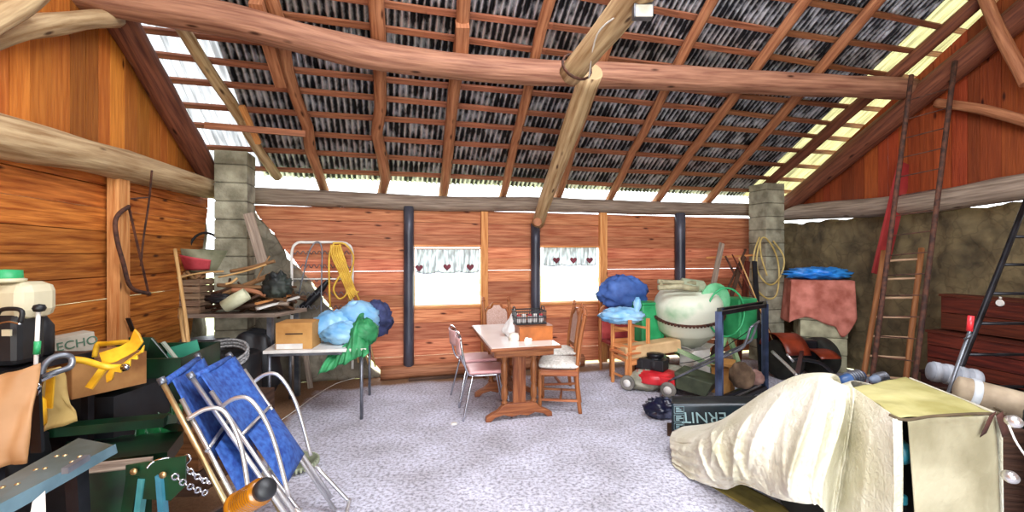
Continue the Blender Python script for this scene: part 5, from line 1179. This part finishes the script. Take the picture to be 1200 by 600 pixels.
# backpack sprayer at the left edge
sp = V(8, 420, 2.25); t = thing('backpack_sprayer', 'cream backpack sprayer with green lid and black frame at the left edge', 'sprayer', sp)
m_ = MB(); c_ = V(8, 352, 2.3); X4 = Vector((1, .1, 0)).normalized(); Y4 = Vector((-.1, 1, 0)).normalized()
m_.box(c_, (.34, .20, .19), (X4, Y4, Z)); m_.build('tank', CREAM, t, bevel=.05)
MB().lathe([(.0, .155), (.062, .15), (.066, .10), (.066, .095)], V(6, 352, 2.25), seg=22).build('green_lid', GREENM, t)
MB().lathe([(.075, .09), (.078, .105), (.06, .112)], V(6, 352, 2.25), seg=22).build('filler_neck', CREAM, t)
m_ = MB(); m_.box(V(5, 396, 2.28), (.26, .16, .26), (X4, Y4, Z)); m_.build('pump_body', DARK, t, bevel=.03)
m_ = MB(); m_.tube(cr([V(-6, 378, 2.12), V(0, 364, 2.12), V(18, 362, 2.12), V(26, 366, 2.12), V(24, 378, 2.12)], 5), .010, 8); m_.build('carry_handle', DARK, t)
MB().tube(cr([V(-4, 380, 2.1), V(10, 377, 2.1), V(24, 380, 2.1)], 3), .005, 6).build('wire_clip', CHROME, t)
MB().box(V(8, 390, 2.15), (.04, .01, .03)).build('label_plate', CREAM, t)
t = thing('spray_lance', 'thin white rod with a round black knob standing beside the cream sprayer', 'rod', V(42, 425, 2.15))
MB().tube([V(40, 470, 2.15), V(45, 365, 2.15)], .0085, 10).build('rod', WHITEP, t)
MB().lathe([(0, -.02), (.02, -.015), (.026, 0), (.02, .015), (0, .02)], V(46, 361, 2.15), seg=16).build('knob', DARK, t)
MB().tube([V(43, 415, 2.14), V(44, 400, 2.14)], .013, 10).build('green_sleeve', GREENM, t)
# dark workbench along the left wall that carries it all
t = thing('metal_shelf', 'dark metal shelf unit against the left wall carrying the sprayer and tools', 'shelf', (-2.85, 2.4, 0))
def sb(x0, x1, y0, y1, z0, z1): return MB().box(((x0 + x1) / 2, (y0 + y1) / 2, (z0 + z1) / 2), (x1 - x0, y1 - y0, z1 - z0))
sb(-2.98, -2.42, 2.12, 2.62, 1.02, 1.05).build('upper_shelf', DARKM, t)
sb(-2.98, -2.42, 2.12, 2.62, .42, .45).build('lower_shelf', DARKM, t)
for x in (-2.96, -2.44):
    for y in (2.14, 2.60): sb(x - .02, x + .02, y - .02, y + .02, 0, 1.02).build('leg', DARKM, t)
for k in range(5):
    x = -2.88 + .095 * k; m_ = MB(); m_.blob((x, 2.32 + .05 * (k % 2), .45 + .13), (.05, .12, .14), amp=.12, seed=90 + k, flat=.125, nu=18, nv=12)
    solo(m_, 'dark_bag', ['leftmost', 'second', 'middle', 'fourth', 'rightmost'][k] + ' dark bag in the row on the lower shelf by the left wall', 'bag', DARK, 'dark bags on the lower shelf')
for k, (x, y, h) in enumerate(((45, 425, .22), (22, 430, .20))):
    m_ = MB(); p = V(x, y, 2.5); m_.lathe([(.06, 0), (.065, .01), (.065, h - .06), (.03, h), (0, h)], (p.x, p.y, 1.052), seg=18); solo(m_, 'black_canister', ['right', 'left'][k] + ' black canister of the pair behind the sprayer rod', 'canister', DARK)
# saws hanging at the left post
t = thing('bow_saw', 'large rusty bow saw hanging on the orange post of the left wall', 'saw', LW(150, 340, .22))
f1 = lambda x, y: LW(x, y, .16)
MB().tube(cr([f1(151, 242), f1(140, 250), f1(135, 262), f1(138, 285), f1(145, 310), f1(150, 330), f1(158, 340), f1(175, 344)], 6), .016, 9).build('bow_frame', RUST, t)
MB().bar(f1(151, 243), f1(174, 343), .02, .004, (1, 0, 0)).build('blade', RUST, t)
m_ = MB(); m_.tube(cr([V(178, 200, 3.7), V(174, 240, 3.85), V(168, 280, 3.9), V(165, 312, 3.9)], 5), .008, 7); solo(m_, 'iron_rod', 'thin dark iron rod hanging beside the bow saw', 'rod', RUST)
m_ = MB(); m_.bar(LW(153, 233, .05), LW(176, 231, .16), .012, .012); solo(m_, 'wooden_peg', 'short dark peg above the bow saw', 'peg', RUST)
m_ = MB(); m_.bar(LW(150, 373, .15), LW(156, 388, .15), .03, .012); solo(m_, 'brush', 'small dark brush hanging low on the orange post', 'brush', DARK)
# ================================================================== right side
# block stack with pink cloth and blue tarpaulin
bs0 = V(955, 300, 6.6); bs0.z = 0
BT = mat('pale_blocks', '8c8870', 'bcb898', .9, scale=6, bump=.3)
BX = Vector((.93, -.36, 0)).normalized(); BY = Vector((.36, .93, 0)).normalized(); lev = 0; bs0 -= BY * .15
labels = ['lowest big pale concrete block under the pink cloth', 'second big pale concrete block up under the pink cloth', 'third big pale concrete block up under the pink cloth', 'top big pale concrete block, mostly under the pink cloth']
for k in range(4):
    h = .235; m_ = MB(); m_.box(bs0 + BX * (.02 * ((k * 7) % 3 - 1)) + Z * (lev + h / 2), (.62 - .03 * k, .45, h - .004), (BX, BY, Z)); lev += h
    solo(m_, 'concrete_block', labels[k], 'block', BT, 'concrete blocks under the pink cloth', bevel=.012)
PK = mat('pink_cloth', '9c5444', 'cc8070', .85, scale=6)
def pk(p, q):
    if p < .18: ex, ey = -.37, .26 - .50 * p / .18
    elif p < .85: ex, ey = -.37 + .74 * (p - .18) / .67, -.24
    else: ex, ey = .37, -.24 + .45 * (p - .85) / .15
    if q < .3: k = q / .3; x = -.3 + .6 * p; return bs0 + BX * (x + (ex - x) * k) + BY * (.15 + (ey - .15) * k) + Z * (lev + .325)
    k = (q - .3) / .7; o = 1 + (.10 + .07 * math.sin(p * 34)) * k
    return bs0 + BX * (ex * o) + BY * (ey * o) + Z * (lev + .32 - (.56 + .05 * math.sin(p * 13) + .20 * math.exp(-((p - .72) / .06) ** 2)) * k)
m_ = MB(); m_.grid(pk, 120, 30); solo(m_, 'pink_cloth', 'faded pink red cloth draped over the pale block stack', 'cloth', PK, solid=.006)
m_ = MB(); m_.box(bs0 + Z * (lev + .155), (.68, .44, .31), (BX, BY, Z)); solo(m_, 'wooden_crate', 'crate hidden beneath the pink cloth on top of the blocks', 'crate', DKW)
m_ = MB(); m_.blob(bs0 + Z * (lev + .41), (.42, .27, .085), amp=.16, freq=3, seed=101, sharp=True, flat=.08, nu=40); solo(m_, 'blue_tarpaulin', 'bright blue folded tarpaulin on top of the pink cloth', 'tarpaulin', mat('blue_tarp', '1464c0', '3c9cf0', .35, scale=5))
# dark boards leaning beside
for k, (x0, y0, x1, y1, Y, w_, mm, lb) in enumerate(((972, 432, 1003, 318, 6.3, .10, REDB, 'wide brown board leaning right of the pink cloth'), (985, 425, 1012, 330, 6.5, .14, DKW, 'dark board leaning behind the brown one right of the pink cloth'))):
    m_ = MB(); b_ = V(x1, y1, Y + .2); a_ = V(x0, y0, Y); d = a_ - b_; a_ = b_ + d * ((b_.z - .01) / (b_.z - a_.z)); m_.bar(a_, b_, w_, .025, U); solo(m_, 'leaning_board', lb, 'board', mm)
# reddish machine (tiller) with orange fender
p = V(935, 300, 6.0); p.z = 0; t = thing('rotary_tiller', 'old orange and dark rotary tiller parked behind the tarpaulin', 'tiller', p)
m_ = MB(); m_.lathe([(.10, -.10), (.24, -.10), (.26, -.07), (.26, .07), (.24, .10), (.10, .10)], p + Vector((-.25, -.1, .26)), (1, .2, 0), 26); m_.build('wheel', RUBB, t)
m_ = MB(); m_.lathe([(.10, -.10), (.24, -.10), (.26, -.07), (.26, .07), (.24, .10), (.10, .10)], p + Vector((.28, .0, .26)), (1, .2, 0), 26); m_.build('wheel', RUBB, t)
m_ = MB(); m_.grid(lambda a, b: p + Vector((-.40 + .30 * b, -.1 + .34 * math.cos(.4 + a * 2.4), .26 + .33 * math.sin(.4 + a * 2.4))), 16, 4); m_.build('fender', ORNG, t, solid=.01)
m_ = MB(); m_.grid(lambda a, b: p + Vector((-.05 + .25 * b, -.3 + .34 * math.cos(.3 + a * 2.0), .16 + .26 * math.sin(.3 + a * 2.0))), 16, 4); m_.build('fender', ORNG, t, solid=.01)
m_ = MB(); m_.box(p + Vector((0, .05, .38)), (.34, .42, .26)); m_.build('engine', DARKM, t, bevel=.03)
hdl = MB().tube(cr([V(905, 412, 4.9), V(922, 428, 4.6), V(934, 440, 4.4)], 4) , .016, 8); 
hdl.build('handle', ALU, t)
MB().tube(cr([V(927, 423, 5.2), V(934, 421, 5.2), V(960, 425, 5.3), V(975, 436, 5.5)], 4), .02, 8).build('handle_bar', DARK, t)
MB().tube([V(922, 415, 4.7), V(930, 424, 4.65)], .012, 8).build('lever', ALU, t)
m_ = MB(); m_.bar(V(934, 440, 4.4), p + Vector((0, -.1, .4)), .04, .04); m_.build('handle_stem', DARKM, t)
# blue roll with tools behind the tarp apex
for k, (x, y, Y, l, r, mm, lb) in enumerate(((998, 443, 3.8, .26, .05, mat('blue_tool', '284878', '5078b0', .4), 'blue machine handle with grey sleeves behind the tarpaulin'), (1030, 443, 3.9, .20, .04, mat('grey_blue_tool', '6c7c94', '98a4b8', .4), 'grey ribbed tube end behind the tarpaulin'))):
    c_ = V(x, y, Y); t = thing('tool_handle', lb, 'tool', c_); dd = Vector((1, .3, .12)).normalized()
    MB().lathe([(0, -l / 2), (r * .7, -l / 2 + .01), (r, 0), (r * .9, l / 2 - .02), (0, l / 2)], c_, dd, 16).build('body', mm, t)
    m_ = MB()
    for j in range(5): m_.lathe([(r * .9, -.008), (r * 1.15, -.006), (r * 1.15, .006), (r * .9, .008)], c_ + dd * (l * (-.1 + .1 * j)), dd, 16)
    m_.build('ribs', STEEL, t)
    MB().bar(c_ - Z * .02, Vector((c_.x, c_.y + .1, .02)), .05, .05).build('stem', DARKM, t)
# red board
m_ = MB(); a_ = V(1030, 322, 5.55); b_ = V(1061, 192, 5.55); m_.bar(a_, b_, .22, .03, U); solo(m_, 'red_plank', 'wide red painted plank leaning behind the ladders', 'plank', mat('red_plank_paint', '7c1c1c', 'a83030', .7, scale=3))
# ladders
def ladder(l0, l1, r0, r1, n, rail, rung, mrail, mrung, label, t0=.06, t1=.96, sq=False):
    t = thing('ladder', label, 'ladder', ((l0 + r0) / 2).xy.to_3d())
    for a, b in ((l0, l1), (r0, r1)):
        MB().tube([a + (b - a) * k / 8 for k in range(9)], rail, 9, wob=.08 if not sq else 0).build('rail', mrail, t)
    for k in range(n):
        f = t0 + (t1 - t0) * k / (n - 1); MB().tube([l0 + (l1 - l0) * f, r0 + (r1 - r0) * f], rung, 7).build('rung', mrung, t)
    return t
def toground(top, low):
    d = low - top; return top + d * ((top.z - 0.0) / (top.z - low.z))
LADW = wood('ladder_wood', '6a3c20', 'a06c40', .1); RUNG = wood('rung_wood', '94745a', 'c8a888', .1, knots=False)
lt, lb_ = V(1036, 294, 5.15), V(1012, 440, 4.9); rt, rb_ = V(1080, 291, 5.0), V(1062, 440, 4.75)
ladder(toground(lt, lb_), lt, toground(rt, rb_), rt, 8, .028, .013, LADW, RUNG, 'short wooden pole ladder with pale rungs in front of the red plank', .06, .93)
lt, lb_ = V(1068, 88, 5.0), V(1047, 250, 4.9); rt, rb_ = V(1119, 72, 4.85), V(1094, 270, 4.65)
ladder(toground(lt, lb_), lt, toground(rt, rb_), rt, 16, .024, .006, RUST, RUST, 'tall thin dark iron ladder reaching up the right gable', .03, .92)
lt, lb_ = V(1204, 232, 4.0), V(1122, 440, 3.6); rt, rb_ = V(1290, 232, 4.0), V(1212, 440, 3.6)
ladder(toground(lt, lb_), lt, toground(rt, rb_), rt, 9, .022, .013, DARKM, DARKM, 'dark metal ladder leaning at the right edge of view', .04, .95)
# low wooden box bench against the stone wall
def rwbox(px0, px1, ytop, ybot, off, dep, name, label, m, cat, n=3):
    a = RW(px0, ytop, off); b = RW(px1, ytop, off); b.z = a.z; z0 = RW(px0, ybot, off).z; t = thing(name, label, cat, ((a.x + b.x) / 2, (a.y + b.y) / 2, z0))
    d = (b - a); h = (a.z - z0)
    m_ = MB()
    for k in range(n):
        z_ = z0 + h * (k + .5) / n; m_.box((a + b) / 2 + Z * (z_ - a.z), (d.length, .02, h / n - .008), (d.normalized(), NW, Z))
    m_.build('front_boards', m, t)
    m_ = MB(); 
    for k in (0, 1): p = (a, b)[k]; m_.box(Vector((p.x, p.y, z0 + h / 2)) + NW * dep / 2, (.02, dep, h), (d.normalized(), NW, Z))
    m_.build('end_boards', m, t)
    MB().box(Vector(((a.x + b.x) / 2, (a.y + b.y) / 2, a.z + .012)) + NW * dep / 2, (d.length + .04, dep + .04, .024), (d.normalized(), NW, Z)).build('lid', m, t)
    return t
t = rwbox(1104, 1260, 347, 385, .30, .18, 'wooden_chest', 'upper red brown plank box against the stone wall', wood('chest_red', '38140a', '642c18', .2), 'box', 2)
lk = V(1172, 351, 4.25); 
MB().lathe([(.03, -.01), (.035, 0), (.03, .01)], RW(1172, 355, .32), NW * -1, 16).build('round_latch', WHITEP, t); MB().lathe([(.0, -.01), (.014, 0), (.0, .01)], RW(1172, 349, .33), NW * -1, 16).build('latch_ring', WHITEP, t)
zt_ = t.location.z
rwbox(1088, 1290, 389, 432, .40, .30, 'wooden_chest', 'wide dark red plank chest below the upper box on the right', REDB, 'box', 3)
rwbox(1080, 1320, 436, 520, .46, .36, 'wooden_chest', 'lowest dark plank chest behind the tarpaulin at right', wood('chest_dark', '1c0c08', '3c1c12', .2), 'box', 3)
# rolls on the right
def roll(a, b, r, m, label, rings=4, name='blanket_roll', mr=None):
    a = Vector(a); b = Vector(b); t = thing(name, label, 'roll', (a + b) / 2 - Z * r); d = (b - a); l = d.length; d.normalize()
    MB().lathe([(0, 0), (r * .55, .002), (r * .95, .012), (r, .05), (r, l - .05), (r * .95, l - .012), (r * .55, l - .002), (0, l)], a, d, 26).build('rolled_mat', m, t)
    for k in range(rings): MB().lathe([(r * .98, -.02), (r * 1.06, -.016), (r * 1.06, .016), (r * .98, .02)], a + d * l * (.15 + .7 * k / max(rings - 1, 1)), d, 26).build('strap', mr or m, t)
    return t
roll(V(1087, 434, 3.15), V(1150, 446, 3.05), .065, mat('grey_roll', '70747c', '989ca4', .7), 'grey padded roll with ridges behind the tarpaulin box', 4, mr=mat('grey_roll_ridge', '84888f', 'a8acb4', .7))
roll(V(1118, 454, 2.65), V(1290, 500, 2.35), .075, mat('beige_roll', '7c6c58', 'a89880', .8), 'long beige roll running out of view at the right edge', 1, mr=mat('grey_cuff', 'a4a8ac', 'c4c8cc', .6))
m_ = MB(); m_.hexa([Vector(q) for q in ((2.55, 2.5, .0), (3.9, 2.2, .0), (4.1, 3.0, .0), (2.7, 3.35, .0), (2.55, 2.5, .66), (3.9, 2.2, .66), (4.1, 3.0, .66), (2.7, 3.35, .66))])
solo(m_, 'storage_crate', 'big dark crate carrying the rolls beside the tarpaulin', 'crate', DKW, bevel=.01)
# lever with a red grip
t = thing('lever', 'bent steel lever with a red grip standing behind the tarpaulin', 'lever', V(1116, 448, 2.95))
MB().tube(cr([V(1111, 462, 2.95), V(1118, 440, 2.95), V(1128, 412, 2.95), V(1135, 393, 2.95), V(1137, 384, 2.95)], 5), .011, 9).build('lever_rod', STEEL, t)
MB().tube([V(1136, 388, 2.95), V(1138, 370, 2.95)], .017, 10).build('red_grip', REDP, t)
MB().tube([V(1130, 398, 2.95), V(1139, 392, 2.93)], .008, 8).build('pivot', STEEL, t)
# dark machine right of the tarpaulin with chrome knobs
t = thing('black_machine', 'black motor machine beside the tarpaulin at the right edge', 'machine', (2.9, 2.1, 0))
m_ = MB(); m_.box((2.95, 2.05, .36), (.62, .5, .72)); m_.build('body', DARK, t, bevel=.05)
for k, (x, y) in enumerate(((1182, 492), (1178, 556))): MB().lathe([(0, 0), (.02, .004), (.026, .03), (.02, .05), (0, .055)], V(x, y, 1.88 + .02 * k), (-.3, -1, .1), 16).build('knob', ALU, t)
MB().tube(cr([V(1182, 498, 1.82), V(1192, 520, 1.8), V(1212, 548, 1.78)], 4), .004, 6).build('cable', WHITEP, t)
MB().tube([Vector((2.62, 2.3, .72)), Vector((2.62, 2.3, .80)), Vector((2.95, 2.3, .80))], .02, 8).build('bracket', DARKM, t)
# ---- tarpaulin
def tarp_mat():
    m = mat('tarp_canvas', 'b8b294', 'e6e2d2', .75, scale=2.2, bump=.0, lo=.3, hi=.7); nt = m.node_tree; N = nt.nodes; L = nt.links; b = N['Principled BSDF']
    tc = N.new('ShaderNodeTexCoord'); n = N.new('ShaderNodeTexNoise'); n.inputs['Scale'].default_value = 26; n.inputs['Detail'].default_value = 6
    n.inputs['Distortion'].default_value = 1.5; L.new(tc.outputs['Object'], n.inputs[0])
    bm = N.new('ShaderNodeBump'); bm.inputs['Strength'].default_value = .6; bm.inputs['Distance'].default_value = .02; L.new(n.outputs[0], bm.inputs['Height']); L.new(bm.outputs[0], b.inputs['Normal'])
    return m
TARP = tarp_mat(); TARPY = mat('tarp_top_canvas', '948c50', 'b8b078', .8, scale=4, bump=.2, bscale=30)
t = thing('tarpaulin', 'cream tarpaulin draped over a machine and a box at the lower right', 'tarpaulin', (1.9, 2.7, 0))
def surf(rows, nu, nv, wav=0.0, seed=0, folds=None):
    """smooth surface through rows of control points"""
    curves = [cr(r_, 12) for r_ in rows]; mlen = min(len(c) for c in curves)
    def at_(c, a): x = a * (len(c) - 1); i = min(int(x), len(c) - 2); return c[i].lerp(c[i + 1], x - i)
    cols = []
    for i in range(nu + 1):
        pts = [at_(c, i / nu) for c in curves]; cols.append(cr(pts, 10))
    mb = MB()
    def f(p, q):
        i = round(p * nu); v_ = at_(cols[i], q)
        k = wav * (noise.noise(Vector((p * 7 + seed, q * 2.2, seed))) + .5 * abs(noise.noise(Vector((p * 15, q * 3 + seed, 3)))) )
        if folds: k += folds(p, q)
        return v_ + Vector((-.45, -.80, .22)) * (k * min(1, .25 + q * 4))
    mb.grid(f, nu, nv, su=2, sv=1); return mb
# box top corners
N0, R0, F0, L0 = Vector((1.78, 2.09, .85)), Vector((2.30, 2.14, .85)), Vector((2.44, 2.80, .85)), Vector((1.93, 2.56, .855))
row1 = [V(788, 506, 3.78), V(827, 504, 3.42), V(851, 489, 3.22), V(884, 471, 3.0), V(920, 451, 2.8), V(959, 441, 2.62), V(988, 451, 2.6), L0, L0.lerp(N0, .5) + Z * .003, N0]
def col_(p, y, Y): return V(p, y, Y)
row2 = [V(785, 516, 3.66), V(815, 514, 3.34), V(838, 507, 3.10), V(864, 500, 2.88), V(903, 484, 2.66), V(952, 474, 2.48), V(985, 480, 2.48), L0 + Vector((-.03, -.03, -.10)), L0.lerp(N0, .5) + Vector((-.03, 0, -.10)), N0 + Vector((-.012, -.005, -.10))]
row3 = [V(787, 528, 3.56), V(808, 531, 3.26), V(834, 526, 3.0), V(862, 526, 2.78), V(893, 522, 2.56), V(941, 515, 2.36), V(975, 520, 2.38), L0 + Vector((-.08, -.05, -.32)), L0.lerp(N0, .5) + Vector((-.06, 0, -.32)), N0 + Vector((-.02, -.01, -.30))]
row4 = [V(788, 540, 3.50), V(812, 552, 3.22), V(838, 556, 2.97), V(866, 556, 2.74), V(896, 558, 2.52), V(930, 562, 2.34), V(962, 565, 2.32), L0 + Vector((-.13, -.06, -.55)), L0.lerp(N0, .5) + Vector((-.09, 0, -.55)), N0 + Vector((-.03, -.01, -.55))]
row5 = [V(790, 546, 3.46), V(812, 561, 3.22), V(848, 573, 2.97), V(870, 567, 2.74), V(905, 581, 2.52), V(935, 589, 2.34), V(962, 594, 2.30), L0 + Vector((-.16, -.06, -.75)), L0.lerp(N0, .5) + Vector((-.11, 0, -.80)), N0 + Vector((-.03, -.01, -.80))]
def fo(p, q):
    s = 0.0
    for c, s_, w_, h_, q0, q1 in ((.555, -.04, .012, .11, 0, .95), (.44, -.12, .012, .075, .05, .7), (.36, -.09, .014, .07, .12, .9), (.775, .0, .012, .045, 0, 1), (.20, .14, .012, .07, .08, .8), (.27, -.12, .010, .06, .2, .7), (.14, .10, .010, .05, .2, .9), (.49, .05, .008, .03, .3, .9), (.60, .04, .008, .035, .25, 1), (.69, -.03, .009, .035, .15, 1), (.64, .01, .03, -.035, .1, 1), (.30, .10, .013, .04, .3, .9), (.90, .01, .012, .02, .2, 1), (.50, -.06, .02, -.03, .2, .9)):
        e = max(0, min(1, (q - q0) / .12 + (1 if q0 == 0 else 0))) * max(0, min(1, (q1 - q) / .15 + (1 if q1 == 1 else 0)))
        t_ = abs(p - c - s_ * (q - .2)) / w_; s += h_ * e * math.exp(-t_ ** 1.4)
    s += .022 * (abs(noise.noise(Vector((p * 16, q * 9, 7)))) + .6 * abs(noise.noise(Vector((p * 34, q * 15, 2))))) * (1.6 - p)
    for c, h_ in ((.42, .03), (.58, .035), (.74, .03), (.88, .02)):
        s += h_ * math.exp(-((q - c - .35 * p) / .035) ** 2) * max(0, 1 - p / .26)
    return s
mb = surf([row1, row2, row3, row4, row5], 240, 110, .03, 3, fo); mb.build('draped_side', TARP, t, solid=.004)
mb = surf([row1[:8], [V(800, 500, 3.95), V(842, 494, 3.7), V(880, 476, 3.4), V(905, 460, 3.2), V(945, 446, 2.9), V(985, 448, 2.85), Vector((2.1, 3.0, .7)), Vector((2.2, 2.9, .80))], [Vector((1.62, 4.15, .05)), Vector((1.8, 3.9, .05)), Vector((1.90, 3.7, .05)), Vector((2.05, 3.5, .10)), Vector((2.2, 3.3, .10)), Vector((2.3, 3.2, .2)), Vector((2.35, 3.0, .4)), F0 - Z * .1]], 60, 20, .02, 9); mb.build('rear_side', TARP, t, solid=.004)
mb = MB(); mb.grid(lambda p, q: (N0 * (1 - p) + R0 * p) * (1 - q) + (L0 * (1 - p) + F0 * p) * q + Z * (.012 * noise.noise(Vector((p * 4, q * 4, 0))) + .010 * math.sin(p * math.pi) * math.sin(q * math.pi)), 30, 30); mb.build('box_top', TARPY, t, solid=.004)
mb = MB(); mb.grid(lambda p, q: N0.lerp(R0, .10 + .86 * p) - Vector((-.01 + .02 * (1 - q), .012, 0)) - Z * (q * .84) + Vector((.02 * math.sin(q * 2), -.012 * math.sin(p * 9 + q * 2) * q, 0)), 26, 20); mb.build('hanging_flap', mat('tarp_flap_canvas', '8c8468', 'b4ac90', .8, scale=3, bump=.3, bscale=26), t, solid=.004)
mb = MB(); mb.grid(lambda p, q: R0.lerp(F0, p) - Z * (q * .80) + Vector((.02 + .015 * math.sin(p * 8 + q) * q, 0, 0)), 20, 16); mb.build('right_flap', TARP, t, solid=.004)
mb = MB(); mb.grid(lambda p, q: N0 + Vector((-.03 + .005 * math.sin(q * 5), -.01, 0)) + (R0 - N0) * (.09 * p) - Z * (q * .84), 6, 16); mb.build('corner_fold', TARP, t, solid=.004)
rp_ = [N0 + Vector((-.02, .02, .01)), N0 + Vector((.02, -.02, .0)), N0.lerp(R0, .3) + Vector((0, -.022, .012)), N0.lerp(R0, .7) + Vector((0, -.022, .016)), R0 + Vector((.0, -.02, .012)), R0 + Vector((.05, .06, .01))]
MB().tube(cr(rp_, 6), .007, 7).build('tie_cord', mat('dark_cord', '3c3020', '5c4c34', .8), t)
m_ = MB(); k0 = N0.lerp(R0, .86) + Vector((0, -.03, 0))
for q in range(2): m_.grid(lambda a_, b_: k0 + Vector((.03 * q + .03 * a_ - .015, -.008, -.10 * b_ + .01 + .02 * a_)) + Vector((.03 * b_ * (1 if q else -1.5), 0, 0)), 3, 6)
m_.build('dark_ribbon', mat('dark_ribbon', '30140c', '50281c', .8), t, solid=.003)
# machine and box beneath the tarp
t = thing('covered_generator', 'black machine with teal parts glimpsed in the slit of the tarpaulin', 'machine', (2.1, 2.45, 0))
m_ = MB(); m_.box((2.10, 2.42, .40), (.28, .34, .78)); m_.build('body', DARK, t, bevel=.03)
m_ = MB(); m_.box((1.86, 2.20, .42), (.10, .05, .05)); m_.build('teal_band', mat('teal_part', '1c7488', '3ca0b4', .4), t, bevel=.01)
m_ = MB(); m_.lathe([(0, -.03), (.06, -.02), (.06, .02), (0, .03)], (1.86, 2.18, .66), (1, 0, 0), 16); m_.build('teal_cap', mat('teal_part2', '145868', '2c8090', .4), t)
m_ = MB(); m_.tube(cr([G(835, 560, .012), G(862, 590, .012), Vector((1.55, 2.55, .02)), Vector((1.62, 2.3, .02))], 5), .01, 6)
p = G(905, 585); m_ = MB(); m_.grid(lambda a_, b_: Vector((1.28 + .55 * a_ + .1 * b_, 3.35 - 1.25 * a_ + .35 * b_, .006 + .006 * noise.noise(Vector((a_ * 5, b_ * 5, 1))))), 20, 10)
solo(m_, 'ground_sheet', 'olive ground sheet under the tarpaulin hem', 'sheet', mat('olive_sheet', '5c5020', '8c7c3c', .8), solid=.004)
m_ = MB(); m_.lathe([(.05, -.08), (.17, -.08), (.19, -.05), (.19, .05), (.17, .08), (.05, .08)], (1.80, 2.75, .19), (1, .5, 0), 26); solo(m_, 'tyre', 'black rubber wheel showing under the tarpaulin hem', 'wheel', RUBB)
# small white disc on the floor
m_ = MB(); m_.lathe([(0, .012), (.03, .012), (.032, .004), (.032, .0)], G(532, 497), seg=18); solo(m_, 'plastic_disc', 'small white round cap lying on the gravel before the table', 'cap', WHITEP)
